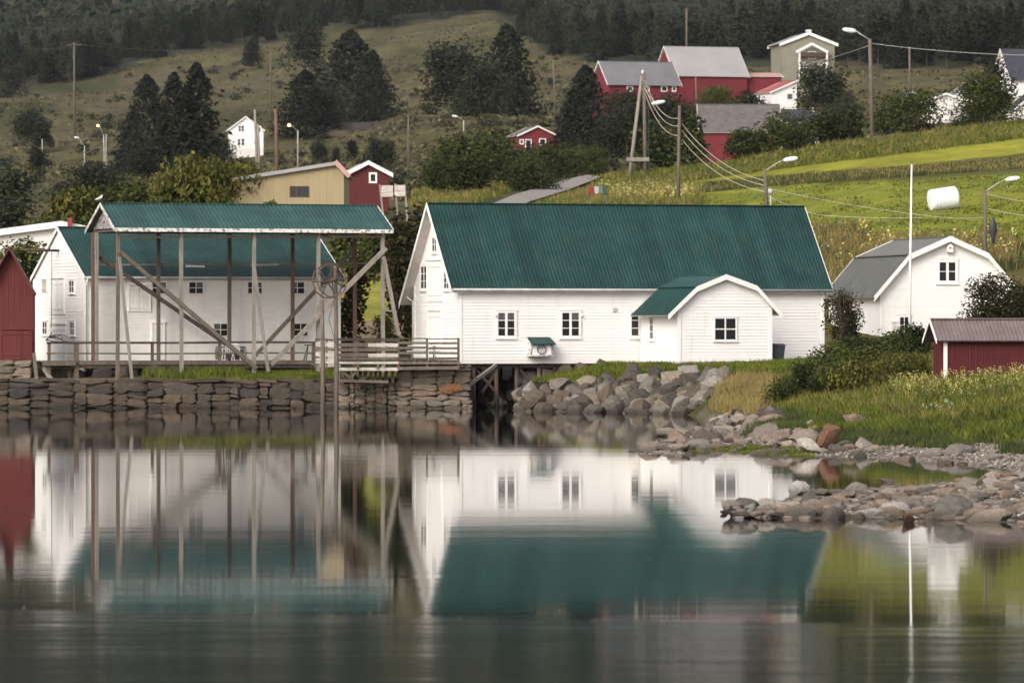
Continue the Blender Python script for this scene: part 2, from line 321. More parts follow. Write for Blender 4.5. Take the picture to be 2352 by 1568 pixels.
def terrain():
    Us = np.concatenate([np.arange(-1500, -300, 60), np.arange(-300, 2700, 7.0), np.arange(2700, 4200, 60)])
    Ys = np.concatenate([1 / np.linspace(1 / 100., 1 / 262., 90), np.linspace(263, 302, 60), np.geomspace(303, 6500, 330)])
    UU, YY = np.meshgrid(Us, Ys); Z = gz_arr(UU, YY); X = (UU - UC) * YY / F
    far = YY > 305
    Zs = Z.copy()
    for _ in range(3):
        Zs[1:-1] = (Zs[:-2] + 2 * Zs[1:-1] + Zs[2:]) / 4
    Z = np.where(far, Zs, Z)
    V = VH - (Z - H0) * F / YY
    a, c = UU.shape
    col = np.zeros((a, c, 3)); col[:] = (.075, .078, .026)
    def put(mask, rgb):
        mk = np.clip(mask, 0, 1)[..., None]; col[:] = col * (1 - mk) + np.array(rgb) * mk
    n1 = vnoise(X, YY, 9, 1); n2 = vnoise(X, YY, 2.5, 2); n3 = vnoise(X, YY * .4, 30, 3); n4 = vnoise(X, YY * .35, 80, 4)
    put(n2 * .6, (.12, .12, .03))
    put((YY < 262) * 1.0 * smooth(.45, .15, Z), (.17, .145, .115))                # beach
    put((YY < 262) * 1.0 * smooth(.06, -.1, Z), (.05, .042, .03))
    put((YY < 160) * 1.0, (.10, .082, .06))
    put(((UU < 1092) & (YY < 296)) * 1.0, (.12, .125, .03))
    put(((UU < 480) & (YY < 300)) * .8, (.14, .105, .075))
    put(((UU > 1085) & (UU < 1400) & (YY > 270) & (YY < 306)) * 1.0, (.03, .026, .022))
    # hillside meadow
    k = smooth(330, 420, YY)
    put(k, (.086, .079, .038)); put(k * smooth(.42, .7, n3) * .8, (.112, .092, .050)); put(k * smooth(.45, .75, n4) * .75, (.060, .060, .032)); put(k * smooth(.5, .75, n1) * .5, (.13, .11, .055)); put(k * smooth(.5, .8, n2) * .5, (.05, .05, .026))
    put(smooth(1100, 1500, YY) * smooth(.45, .7, n3) * .6, (.095, .078, .05))
    put(k * smooth(.62, .78, vnoise(X, YY * .3, 17, 8)) * .65 * (UU < 1380), (.042, .048, .022))
    # mown fields right of the road
    L = lambda pts: np.interp(UU, [p[0] for p in pts], [p[1] for p in pts])
    jit = (n2 - .5) * 5 + (n1 - .5) * 8
    A = L([(1380, 440), (1500, 425), (2352, 315), (3000, 240)]); B = L([(1380, 447), (1500, 436), (1787, 404), (2352, 353), (3000, 290)])
    Cc = L([(1380, 452), (1500, 450), (1787, 427), (2352, 396), (3000, 350)]); D = L([(1380, 500), (1850, 520), (1960, 560), (2352, 590)])
    fld = ((YY > 305) & (UU > 1400)) * smooth(1400, 1470, UU + jit * 3)
    near = (YY < 640)
    put(fld * near * smooth(-3, 3, V - A + jit), (.275, .27, .036))
    stripes = .5 + .5 * np.sin((V + jit * .6) * .55); put(fld * near * smooth(-3, 3, V - A + jit) * stripes * .25, (.24, .23, .03))
    put(fld * near * smooth(-3, 3, V - B + jit), (.085, .085, .028))
    put(fld * near * smooth(-3, 3, V - Cc + jit), (.185, .21, .030))
    put(fld * near * smooth(-3, 3, V - Cc + jit) * smooth(.45, .7, n1) * .8, (.245, .245, .036))
    put(fld * near * smooth(-3, 3, V - Cc + jit) * smooth(.55, .75, vnoise(X * .35, YY, 5, 9)) * .6, (.14, .155, .024))
    put(fld * near * smooth(-8, 10, V - D + jit), (.12, .10, .035))
    put(((UU > 780) & (UU < 930) & (YY > 345) & (YY < 480)) * .95, (.27, .26, .05))
    put(((UU > 780) & (UU < 930) & (YY > 322) & (YY < 345)) * 1.0, (.24, .17, .12))
    put((YY > 1150) * smooth(6, -8, V - L(list(zip(FBU, FBV))) + (n1 - .5) * 14), (.028, .03, .022))
    put(smooth(2300, 3000, YY), (.024, .026, .021))
    me = bpy.data.meshes.new('hillside'); co = np.stack([X, YY, Z], -1).reshape(-1, 3)
    ii = np.arange(a * c).reshape(a, c)
    q = np.stack([ii[:-1, :-1], ii[:-1, 1:], ii[1:, 1:], ii[1:, :-1]], -1).reshape(-1, 4)
    me.vertices.add(len(co)); me.vertices.foreach_set('co', co.reshape(-1).astype(np.float32))
    me.loops.add(q.size); me.loops.foreach_set('vertex_index', q.reshape(-1).astype(np.int32))
    me.polygons.add(len(q)); me.polygons.foreach_set('loop_start', np.arange(0, q.size, 4, dtype=np.int32))
    me.polygons.foreach_set('use_smooth', [True] * len(q)); me.update(calc_edges=True)
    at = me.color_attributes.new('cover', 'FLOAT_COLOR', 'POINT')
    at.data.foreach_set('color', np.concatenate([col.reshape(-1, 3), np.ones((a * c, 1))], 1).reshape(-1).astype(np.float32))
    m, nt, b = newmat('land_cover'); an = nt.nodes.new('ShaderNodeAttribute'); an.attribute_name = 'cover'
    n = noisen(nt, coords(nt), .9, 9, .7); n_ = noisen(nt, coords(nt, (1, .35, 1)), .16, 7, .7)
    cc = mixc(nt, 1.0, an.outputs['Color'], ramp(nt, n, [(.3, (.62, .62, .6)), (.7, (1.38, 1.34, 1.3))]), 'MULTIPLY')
    cc = mixc(nt, 1.0, cc, ramp(nt, n_, [(.33, (.68, .7, .7)), (.66, (1.3, 1.28, 1.2))]), 'MULTIPLY')
    nt.links.new(cc, b.inputs['Base Color']); b.inputs['Roughness'].default_value = .95; b.inputs['Specular IOR Level'].default_value = .1
    bump(nt, n, b, .9, .5); me.materials.append(m)
    o = link('hillside', me); tag(o, kind='structure'); return o
hill = terrain()

# ------------------------------------------------------------------ water
mw, nt, b = newmat('fjord_water')
b.inputs['Base Color'].default_value = (.004, .008, .007, 1); b.inputs['IOR'].default_value = 1.33; b.inputs['Specular IOR Level'].default_value = .5
g = nt.nodes.new('ShaderNodeNewGeometry'); sep = nt.nodes.new('ShaderNodeSeparateXYZ'); nt.links.new(g.outputs['Position'], sep.inputs[0])
wob = noisen(nt, coords(nt, (.03, .1, 1)), 1.0, 3)
yy = math_(nt, 'ADD', math_(nt, 'ADD', sep.outputs[1], math_(nt, 'MULTIPLY', sep.outputs[0], .34)), math_(nt, 'MULTIPLY', wob, 3.0))
mr = nt.nodes.new('ShaderNodeMapRange'); mr.interpolation_type = 'SMOOTHSTEP'
nt.links.new(yy, mr.inputs[0]); mr.inputs[1].default_value = 78.9; mr.inputs[2].default_value = 77.2; mr.inputs[3].default_value = 0; mr.inputs[4].default_value = 1
mr2 = nt.nodes.new('ShaderNodeMapRange'); nt.links.new(sep.outputs[1], mr2.inputs[0])
mr2.inputs[1].default_value = 250; mr2.inputs[2].default_value = 100; mr2.inputs[3].default_value = .020; mr2.inputs[4].default_value = .034
rough = math_(nt, 'MULTIPLY_ADD', mr.outputs[0], .030); nt.links.new(mr2.outputs[0], rough.node.inputs[2])
nt.links.new(rough, b.inputs['Roughness'])
h1 = noisen(nt, coords(nt, (.45, 1.3, 1)), 1.0, 4, .6); h2 = noisen(nt, coords(nt, (.10, .28, 1)), 1.0, 3, .5)
hh = math_(nt, 'ADD', h1, math_(nt, 'MULTIPLY', h2, 2.6))
bn = nt.nodes.new('ShaderNodeBump'); nt.links.new(hh, bn.inputs['Height']); bn.inputs['Distance'].default_value = .01
st = math_(nt, 'MULTIPLY_ADD', mr.outputs[0], .35); st.node.inputs[2].default_value = .10
nt.links.new(st, bn.inputs['Strength']); nt.links.new(bn.outputs[0], b.inputs['Normal'])
wv = MB(); wv.add([(-900, -200, 0), (900, -200, 0), (900, 305, 0), (-900, 305, 0)], [(0, 1, 2, 3)])
tag(wv.build('water', mw), kind='structure')

Q_ = []
for i in range(45):
    U_ = rnd.uniform(-40, 2400); V_ = rnd.gauss(1415 + (U_ - 1176) * .018, 5) if rnd.random() < .7 else rnd.uniform(990, 1500); Y_ = F * H0 / (V_ - VH); s_ = rnd.uniform(.004, .014); x_ = XU(U_, Y_)
    Q_.append([(x_ - s_ * 2, Y_, .012), (x_, Y_ - s_, .010), (x_ + s_ * 2, Y_, .016), (x_, Y_ + s_, .022)])
tag(link('floating_debris', quads_mesh('floating_debris', np.array(Q_), M['wood'])), kind='stuff')
# gravel road climbing behind the green-roofed warehouse
rv = MB(); pts = []
for U, Y, hw in [(1000, 470, 3), (1100, 505, 3), (1200, 545, 3.2), (1290, 585, 3.2), (1360, 625, 3.4), (1400, 665, 3.4), (1425, 710, 3.4)]:
    pts.append((U, Y, hw))
row = []
for U, Y, hw in pts:
    for s in (-1, -.3, .3, 1):
        Yp = Y + s * hw * 3.2; p = GP(U - s * 18, Yp); row.append(p + Vector((0, 0, .22)))
for i in range(len(pts) - 1):
    for k in range(3): rv.f.append((i * 4 + k, (i + 1) * 4 + k, (i + 1) * 4 + k + 1, i * 4 + k + 1))
rv.v = [tuple(p) for p in row]
tag(rv.build('road', M['asphalt']), kind='structure')

# ------------------------------------------------------------------ buildings
class Bld:
    """local frame: x along the front wall to the right, y into depth, z up; origin = front-left corner at floor level"""
    def __init__(s, name, label, cat, U, V, Y, yaw, group=None, z=None):
        s.O = P(U, V, Y); s.yaw = yaw
        if z is not None: s.O.z = z
        s.c, s.s = math.cos(yaw), math.sin(yaw)
        s.root = empty(name, s.O, yaw, label, cat, group)
    def fx(s, U, y=0):      # local x of a point of the front plane (depth y) seen in column U
        k = (U - UC) / F; ox = s.O.x - y * s.s; oy = s.O.y + y * s.c
        return (k * oy - ox) / (s.c - k * s.s)
    def gy(s, U, x=0):      # local y on the left wall (plane x)
        k = (U - UC) / F; ox = s.O.x + x * s.c; oy = s.O.y + x * s.s
        return (k * oy - ox) / (-s.s - k * s.c)
    def Z(s, V, x=0, y=0): return ZV(V, s.O.y + x * s.s + y * s.c) - s.O.z
    def fz(s, V, x): return s.Z(V, x, 0)
    def build(s, mb, name, mat, parent=None, smooth=False, kind=None): return mb.build(name, M[mat], parent or s.root, smooth, kind)

def fbox(mb, face, a0, a1, z0, z1, d0, d1, off=0):
    """box on a wall; d = distance in front of the wall; face F: plane y=off, face L: plane x=off"""
    if face == 'F': mb.box(a0, a1, off - d0, off - d1, z0, z1)
    else: mb.box(off - d0, off - d1, a0, a1, z0, z1)
def fpt(face, a, z, d, off=0): return (a, off - d, z) if face == 'F' else (off - d, a, z)

def siding(mb, face, width, z0, z1, pitch=.165, off=0, d1=.029):
    z = z0; i = 0
    while z < z1 - .01:
        zt = min(z + pitch, z1); a0, a1 = width(z + .001); b0, b1 = width(zt)
        if a1 - a0 > .02:
            j = rnd.uniform(-.005, .005)
            vs = [fpt(face, a0, z, d1 + j, off), fpt(face, a1, z, d1 + j, off), fpt(face, b1, zt, .008, off), fpt(face, b0, zt, .008, off), fpt(face, a0, z, .004, off), fpt(face, a1, z, .004, off)]
            if face == 'F': mb.add(vs, [(0, 1, 2, 3), (4, 5, 1, 0)])
            else: mb.add(vs, [(3, 2, 1, 0), (0, 1, 5, 4)])
        z = zt; i += 1
def vboards(mb, face, width_top, a0, a1, z0, bw=.16, off=0):
    a = a0; i = 0
    while a < a1 - .01:
        b_ = min(a + bw, a1); d = .035 if i % 2 else .012; d += rnd.uniform(-.003, .003)
        zt0, zt1 = width_top(a), width_top(b_); g = .006
        p = [fpt(face, a + g, z0, d, off), fpt(face, b_ - g, z0, d, off), fpt(face, b_ - g, zt1, d, off), fpt(face, a + g, zt0, d, off)]
        q = [fpt(face, a + g, z0, 0, off), fpt(face, b_ - g, z0, 0, off), fpt(face, b_ - g, zt1, 0, off), fpt(face, a + g, zt0, 0, off)]
        fs = [(0, 1, 2, 3), (0, 3, 7, 4), (1, 5, 6, 2), (3, 2, 6, 7), (0, 4, 5, 1)]
        if face != 'F': fs = [f[::-1] for f in fs]
        mb.add(p + q, fs); a = b_; i += 1

def prof_z(prof, a): return float(np.interp(a, [p[0] for p in prof], [p[1] for p in prof]))
def prof_width(prof, S, t=.10, z_eave=None):
    ps = [p[0] for p in prof]; zs = [p[1] - t for p in prof]; k = int(np.argmax(zs))
    def wdt(z):
        a0 = float(np.interp(z, zs[:k + 1], ps[:k + 1])) if k > 0 else 0
        a1 = float(np.interp(z, zs[k:][::-1], ps[k:][::-1])) if k < len(ps) - 1 else S
        return max(0., a0), min(S, a1)
    return wdt, max(zs)

def roof(B, prof, ax, e0, e1, mat, rib=.2, under='trim', barge=.2, bmat='trim', verges=(0, 1), thick=.06, ribh=.017, slabs=True):
    pt = (lambda p, z, e: Vector((e, p, z))) if ax == 'x' else (lambda p, z, e: Vector((p, e, z)))
    mb = MB(); sl = MB()
    for (p0, z0), (p1, z1) in zip(prof[:-1], prof[1:]):
        L = math.hypot(p1 - p0, z1 - z0); nrm = Vector((-(z1 - z0) / L, (p1 - p0) / L))
        if nrm.y < 0: nrm = -nrm
        n = max(1, int((e1 - e0) / rib)) if rib else 1
        es = []
        for i in range(n):
            a = e0 + (e1 - e0) * i / n; wd = (e1 - e0) / n
            es += [(a, 0), (a + wd * .12, ribh), (a + wd * .38, ribh), (a + wd * .5, 0)] if rib else [(a, 0)]
        es.append((e1, 0)); base = len(mb.v)
        for e, h in es:
            for p, z in ((p0, z0), (p1, z1)):
                mb.v.append(tuple(pt(p + nrm.x * (h + .01), z + nrm.y * (h + .01), e)))
        for i in range(len(es) - 1):
            f = (base + i * 2, base + i * 2 + 2, base + i * 2 + 3, base + i * 2 + 1)
            mb.f.append(f if ax == 'x' else f[::-1])
        # underside slab
        vs = []
        for e in (e0 + .03, e1 - .03):
            for p, z in ((p0, z0), (p1, z1)):
                vs.append(pt(p, z, e)); vs.append(pt(p - nrm.x * thick, z - nrm.y * thick, e))
        sl.add(vs, [(0, 2, 6, 4), (1, 5, 7, 3), (0, 1, 3, 2), (4, 6, 7, 5), (0, 4, 5, 1), (2, 3, 7, 6)])
    r_ = B.build(mb, 'roof', mat)
    if slabs: B.build(sl, 'roof_deck', under)
    k = int(np.argmax([p[1] for p in prof]))
    rc = MB(); rc.beam(pt(prof[k][0], prof[k][1] + .03, e0), pt(prof[k][0], prof[k][1] + .03, e1), .22, .05); B.build(rc, 'ridge_cap', mat, r_)
    for vi in verges:
        e = e0 if vi == 0 else e1; de = -.03 if vi == 0 else .03
        for (p0, z0), (p1, z1) in zip(prof[:-1], prof[1:]):
            bb = MB(); vs = []
            for ee in (e + de, e + de * .0):
                vs += [pt(p0, z0 + .05, ee), pt(p1, z1 + .05, ee), pt(p1, z1 - barge, ee), pt(p0, z0 - barge, ee)]
            bb.add(vs, [(0, 1, 2, 3), (7, 6, 5, 4), (0, 4, 5, 1), (1, 5, 6, 2), (2, 6, 7, 3), (3, 7, 4, 0)])
            B.build(bb, 'bargeboard', bmat)
    return r_

def core(B, prof, ax, S, E, mat, sink=.3, t=.11):
    pt = (lambda p, z, e: (e, p, z)) if ax == 'x' else (lambda p, z, e: (p, e, z))
    zt = lambda a: prof_z(prof, a) - t
    poly = [(0, -sink), (S, -sink), (S, zt(S))] + [(p, z - t) for p, z in prof[::-1] if 0 < p < S] + [(0, zt(0))]
    mb = MB(); n = len(poly)
    vs = [pt(p, z, 0) for p, z in poly] + [pt(p, z, E) for p, z in poly]
    fs = [tuple(range(n)), tuple(range(n, 2 * n))[::-1]] + [(i, i + n, (i + 1) % n + n, (i + 1) % n) for i in range(n)]
    mb.add(vs, fs); o = B.build(mb, 'wall', mat)
    bm = bmesh.new(); bm.from_mesh(o.data); bmesh.ops.recalc_face_normals(bm, faces=bm.faces); bm.to_mesh(o.data); bm.free()
    return o

def window(B, face, U0, U1, V0, V1, cols=2, rows=2, off=0, fw=.07, mun=.035, case=.09, glass='glass', name='window', fmat='trim', mid=None, sill=True, px=True, d=.060):
    """U0..U1, V0..V1: the glazed opening as seen; casing added around"""
    if px:
        if face == 'F': a0, a1 = B.fx(U0, off), B.fx(U1, off); z1, z0 = B.Z(V0, (a0 + a1) / 2, off), B.Z(V1, (a0 + a1) / 2, off)
        else: a0, a1 = sorted((B.gy(U0, off), B.gy(U1, off))); z1, z0 = B.Z(V0, off, (a0 + a1) / 2), B.Z(V1, off, (a0 + a1) / 2)
    else: a0, a1, z0, z1 = U0, U1, V0, V1
    fr = MB(); D = d + .022
    fbox(fr, face, a0 - case, a0 + .01, z0 - case, z1 + case, 0, D, off); fbox(fr, face, a1 - .01, a1 + case, z0 - case, z1 + case, 0, D, off)
    fbox(fr, face, a0 + .01, a1 - .01, z0 - case, z0 + .01, 0, D - .003, off); fbox(fr, face, a0 + .01, a1 - .01, z1 - .01, z1 + case, 0, D - .003, off)
    if sill: fbox(fr, face, a0 - case - .04, a1 + case + .04, z0 - case - .05, z0 - case, 0, D + .03, off); fbox(fr, face, a0 - case - .04, a1 + case + .04, z1 + case, z1 + case + .03, 0, D + .02, off)
    w_ = B.build(fr, name, fmat)
    us = [a0 + .01]; wmid = mid or mun; tot = (a1 - a0 - .02)
    pw = (tot - wmid * (cols - 1)) / cols; ph = ((z1 - z0 - .02) - mun * (rows - 1)) / rows
    for i in range(cols - 1):
        mu = MB(); fbox(mu, face, a0 + .01 + pw * (i + 1) + wmid * i, a0 + .01 + pw * (i + 1) + wmid * (i + 1), z0 + .01, z1 - .01, 0, D - .012, off); B.build(mu, 'muntin', fmat, w_)
    for j in range(rows - 1):
        mu = MB(); fbox(mu, face, a0 + .01, a1 - .01, z0 + .01 + ph * (j + 1) + mun * j, z0 + .01 + ph * (j + 1) + mun * (j + 1), 0, D - .018, off); B.build(mu, 'muntin', fmat, w_)
    gm = None
    for i in range(cols):
        for j in range(rows):
            x0 = a0 + .01 + i * (pw + wmid); zz = z0 + .01 + j * (ph + mun)
            if gm is None:
                g_ = MB(); fbox(g_, face, 0, pw, 0, ph, 0, d - .012, off); o = g_.build('pane', M[glass], w_); gm = o.data
            else: o = link('pane', gm, w_)
            o.location = (x0, 0, zz) if face == 'F' else (0, x0, zz)
            if glass == 'glass' and j == rows - 1 and rnd.random() < .25: o.material_slots[0].link = 'OBJECT'; o.material_slots[0].material = M['curtain']
    return w_
def door(B, face, U0, U1, V0, V1, off=0, leaves=1, name='door', mat='white', case=.09, boards=5, fr_mat='trim'):
    if face == 'F': a0, a1 = B.fx(U0, off), B.fx(U1, off); z1, z0 = B.Z(V0, (a0 + a1) / 2, off), B.Z(V1, (a0 + a1) / 2, off)
    else: a0, a1 = sorted((B.gy(U0, off), B.gy(U1, off))); z1, z0 = B.Z(V0, off, (a0 + a1) / 2), B.Z(V1, off, (a0 + a1) / 2)
    root = None; w_ = (a1 - a0) / leaves
    for l in range(leaves):
        mb = MB()
        for i in range(boards):
            x0 = a0 + l * w_ + w_ * i / boards; fbox(mb, face, x0 + .008, x0 + w_ / boards - .008, z0, z1, 0, .06 + .006 * (i % 2), off)
        fbox(mb, face, a0 + l * w_ + .02, a0 + l * w_ + w_ - .02, z0, z1, 0, .05, off)
        root = B.build(mb, name, mat)
        for zf in (.14, .84):
            ld = MB(); fbox(ld, face, a0 + l * w_ + .04, a0 + (l + 1) * w_ - .04, z0 + (z1 - z0) * zf, z0 + (z1 - z0) * zf + .1, .06, .09, off); B.build(ld, 'ledge', mat, root)
    fr = MB(); fbox(fr, face, a0 - case, a0 - .005, z0, z1, 0, .095, off); fbox(fr, face, a1 + .005, a1 + case, z0, z1, 0, .095, off)
    fbox(fr, face, a0 - case - .03, a1 + case + .03, z1 + .003, z1 + case + .02, 0, .13, off)
    B.build(fr, 'door_frame', fr_mat, root)
    return root
def corner_boards(B, pts, mat='trim', wd=.13):
    for (x, y, z0, z1) in pts:
        mb = MB(); mb.box(x - .055, x + wd, y - .055, y + wd, z0, z1); B.build(mb, 'corner_board', mat)
def gutter(B, y, z, x0, x1, down=None, mat='gutter'):
    mb = MB(); mb.tube([(x0, y, z), (x1, y, z)], .065, 8); g_ = B.build(mb, 'gutter', mat, smooth=True)
    return g_

# ---- 1. long white warehouse with the big green roof
YAW = R(20)
B = Bld('white_warehouse', 'long white boarded warehouse with large green steel roof, standing partly on stilts', 'warehouse', 1055, 835, 292.0, YAW)
L = B.fx(1893); W = 7.0
ze = B.Z(664, L / 2, -.25); zr = B.Z(471, L / 2, W / 2) 
slope = (zr - ze) / (W / 2 + .3)
prof = [(-.3, ze), (W / 2, zr), (W + .95, zr - (W / 2 + .95) * slope)]
core(B, prof, 'x', W, L, 'white', sink=0)
wd, zt = prof_width(prof, W)
mb = MB(); siding(mb, 'F', lambda z: (.05, L - .05), 0, prof_z(prof, 0) - .12); siding(mb, 'L', lambda z: (max(wd(z)[0], .05), min(wd(z)[1], W - .05)), 0, zt)
B.build(mb, 'weatherboarding', 'white', kind='stuff')
corner_boards(B, [(0, 0, 0, prof_z(prof, 0) - .12), (L - .13, 0, 0, prof_z(prof, 0) - .12), (0, W - .1, 0, prof_z(prof, W) - .12)])
roof(B, prof, 'x', -.55, L + .35, 'roof', rib=.2, under='soffit', barge=.24)
fb = MB(); fb.box(-.55, L + .35, -.33, -.30, ze - .20, ze - .02); B.build(fb, 'fascia', 'gutter')
gutter(B, -.40, ze - .05, -.5, L + .3)
for U0, U1 in ((1143, 1181), (1290, 1329), (1449, 1487)):
    window(B, 'F', U0, U1, 718, 771, 2, 3, mid=.13, case=.12)
window(B, 'L', 969, 983, 612, 662, 2, 3, case=.12); window(B, 'L', 1022, 1034, 625, 662, 2, 3, case=.12); window(B, 'L', 995, 1005, 546, 577, 2, 2, case=.10)
door(B, 'L', 984, 1017, 598, 692, leaves=2); door(B, 'L', 986, 1015, 714, 800, leaves=2)
mb = MB(); x = B.fx(1411); z = B.Z(711, x); mb.box(x - .1, x + .1, -.02, -.09, z - .1, z + .1); B.build(mb, 'wall_vent', 'gutter')
for U in (1136, 1334):
    mb = MB(); x = B.fx(U); z = B.Z(724, x); mb.lathe([(.0, -.09), (.07, -.06), (.08, .0), (.05, .07), (.0, .08)], (x, -.12, z), 8); B.build(mb, 'wall_lamp', 'trim')
# down pipe at the back corner of the gable
mb = MB(); mb.tube([(-.3, W + .8, B.Z(676, 0, W)), (-.2, W + .5, B.Z(684, 0, W)), (-.08, W + .12, B.Z(692, 0, W)), (-.08, W + .1, .3)], .05, 7); B.build(mb, 'downpipe', 'trim', smooth=True)
# stilts under the floor, joists
fl = MB(); fl.box(.0, L * .55, .3, .5, -.22, -.005); fl.box(0, L * .55, W / 2 - .1, W / 2 + .1, -.22, -.005); fl.box(0, L * .55, W - .5, W - .3, -.22, -.005); B.build(fl, 'floor_joist', 'wood_dark')
for i in range(7):
    for j, y in enumerate((.4, W / 2, W - .4)):
        xx = .9 + i * 1.15 + (j % 2) * .3 + rnd.uniform(-.2, .2)
        if xx > 8.6: continue
        mb = MB(); mb.tube([(xx, y, -.22), (xx + rnd.uniform(-.05, .05), y, -2.6)], [.11, .13], 7); B.build(mb, 'stilt', 'wood_dark' if j or i % 3 else 'wood_red', smooth=True)
for i, (xa, xb, y) in enumerate(((1.0, 2.2, .5), (2.4, 1.4, .55), (3.4, 4.6, .5), (5.2, 4.2, W / 2), (5.8, 6.9, .5), (7.6, 6.8, W / 2))):
    mb = MB(); mb.beam((xa, y, -.2), (xb, y, -1.5), .1, .14); B.build(mb, 'stilt_brace', 'wood_dark')
MAIN = B

# air-conditioner in its little roofed hutch
hx0, hx1 = B.fx(1210), B.fx(1262)
hb = Bld('heat_pump', 'boxed heat pump under a tiny green roof on the long white warehouse wall', 'heat pump', 1210, 818, 292, YAW)
hb.root.location = B.root.location + Vector((hx0 * B.c, hx0 * B.s, B.Z(816, hx0))); hw = hx1 - hx0
hb.O = hb.root.location.copy()
mb = MB(); mb.box(.1, hw - .12, -.62, -.06, .02, .62); hb.build(mb, 'unit', 'trim')
mb = MB(); mb.lathe([(.02, 0), (.24, 0), (.26, .02), (.26, .05), (.22, .05)], (0, 0, 0), 16); o = hb.build(mb, 'fan_grille', 'curtain'); o.location = (hw / 2 - .05, -.62, .32); o.rotation_euler = (R(90), 0, 0)
mb = MB(); z0, z1 = .60, .95; mb.add([(-.04, -.82, z0), (hw + .06, -.82, z0), (hw - .02, -.06, z1), (.0, -.06, z1), (-.04, -.82, z0 - .05), (hw + .06, -.82, z0 - .05), (hw - .02, -.06, z1 - .05), (.0, -.06, z1 - .05)],
    [(0, 1, 2, 3), (7, 6, 5, 4), (0, 4, 5, 1), (1, 5, 6, 2), (2, 6, 7, 3), (3, 7, 4, 0)]); hb.build(mb, 'roof', 'roof')
for x in (.02, hw - .06):
    mb = MB(); mb.add([(x, -.06, -.02), (x, -.06, .88), (x, -.72, .58), (x, -.5, -.02), (x + .04, -.06, -.02), (x + .04, -.06, .88), (x + .04, -.72, .58), (x + .04, -.5, -.02)],
        [(0, 1, 2, 3), (7, 6, 5, 4), (0, 4, 5, 1), (1, 5, 6, 2), (2, 6, 7, 3), (3, 7, 4, 0)]); hb.build(mb, 'side_panel', 'trim_worn')
mb = MB(); mb.box(-.02, hw, -.66, -.05, -.05, -.0); hb.build(mb, 'shelf', 'trim_worn')

# ---- 2. gambrel annex in front of the warehouse
A = Bld('gambrel_annex', 'small white annex with a curved green gambrel roof in front of the long warehouse', 'annex', 1558, 838, 290.2, YAW)
Lx = A.fx(1773); D = A.gy(1477, 0)
X = lambda U: A.fx(U, -.3)
zz = lambda V, U: A.Z(V, X(U), -.3)
prof = [(X(1535), zz(724, 1535)), (X(1601), zz(660, 1601)), (X(1668), zz(632, 1668)), (X(1739), zz(658, 1739)), (X(1797), zz(722, 1797))]
core(A, prof, 'y', Lx, D + .35, 'white', sink=.05)
wd, zt = prof_width(prof, Lx)
mb = MB(); siding(mb, 'F', lambda z: (max(wd(z)[0], .05), min(wd(z)[1], Lx - .05)), 0, zt); siding(mb, 'L', lambda z: (.05, D), 0, prof_z(prof, 0) - .12); A.build(mb, 'weatherboarding', 'white', kind='stuff')
corner_boards(A, [(0, 0, 0, prof_z(prof, 0) - .12), (Lx - .13, 0, 0, prof_z(prof, Lx) - .12)])
half = prof[:2], prof[1:3], prof[2:4], prof[3:]
roof(A, prof[:2], 'y', -.3, D + .1, 'roof', verges=(0,), barge=.22, under='soffit')
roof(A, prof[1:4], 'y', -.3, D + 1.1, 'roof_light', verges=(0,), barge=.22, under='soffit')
roof(A, prof[3:], 'y', -.3, D + .1, 'roof', verges=(0,), barge=.22, under='soffit')
window(A, 'F', 1641, 1689, 731, 780, 2, 2, mid=.07, mun=.06, case=.07)
window(A, 'L', 1495, 1503, 729, 778, 1, 3, case=.07, glass='curtain')

# ---- 3. white warehouse behind the landing canopy
B2 = Bld('old_white_warehouse', 'older white warehouse with a dull green roof standing behind the timber landing canopy', 'warehouse', 197, 835, 296.2, YAW)
L = B2.fx(782); W = B2.gy(78, 0)
ze = B2.Z(636, L / 2, -.25); zr = B2.Z(522, 0, W / 2); sl = (zr - ze) / (W / 2 + .2)
prof = [(-.2, ze), (W / 2, zr), (W + .25, zr - (W / 2 + .25) * sl)]
core(B2, prof, 'x', W, L, 'white_old_shaded', sink=.6)
wd, zt = prof_width(prof, W)
mb = MB(); siding(mb, 'F', lambda z: (.05, L - .05), 0, prof_z(prof, 0) - .12, pitch=.17); B2.build(mb, 'weatherboarding', 'white_old_shaded', kind='stuff')
mb = MB(); siding(mb, 'L', lambda z: (max(wd(z)[0], .05), min(wd(z)[1], W - .05)), 0, zt, pitch=.17); B2.build(mb, 'weatherboarding', 'white', kind='stuff')
corner_boards(B2, [(0, 0, -.3, prof_z(prof, 0) - .12), (L - .13, 0, 0, prof_z(prof, 0) - .12), (0, W - .1, -.3, prof_z(prof, W) - .12)])
roof(B2, prof, 'x', -.12, L + .15, 'roof', rib=.2, under='soffit', barge=.16)
gutter(B2, -.28, ze - .05, -.1, L + .1)
for U in (365, 449.5, 584.5, 682): window(B2, 'F', U - 16, U + 16, 648, 674, 2, 2, case=.06, fmat='white_old_shaded', sill=False)
for U in (506, 690): window(B2, 'F', U - 15.5, U + 15.5, 743, 771, 2, 2, case=.06, fmat='white_old_shaded', sill=False)
door(B2, 'F', 350, 374, 742, 826, mat='white_old_shaded'); door(B2, 'F', 297, 342, 655, 716, mat='white_old_shaded', leaves=2, name='hatch')
door(B2, 'L', 121, 149, 640, 722, leaves=2, name='loft_door'); door(B2, 'L', 121, 153, 745, 828, leaves=2)
window(B2, 'L', 161, 172, 645, 671, 2, 2, case=.07); window(B2, 'L', 163, 173, 740, 768, 2, 2, case=.07); window(B2, 'L', 100, 110, 739, 767, 2, 2, case=.07)
door(B2, 'L', 99, 110, 642, 670, name='blind_window', mat='board', case=.05, boards=3)
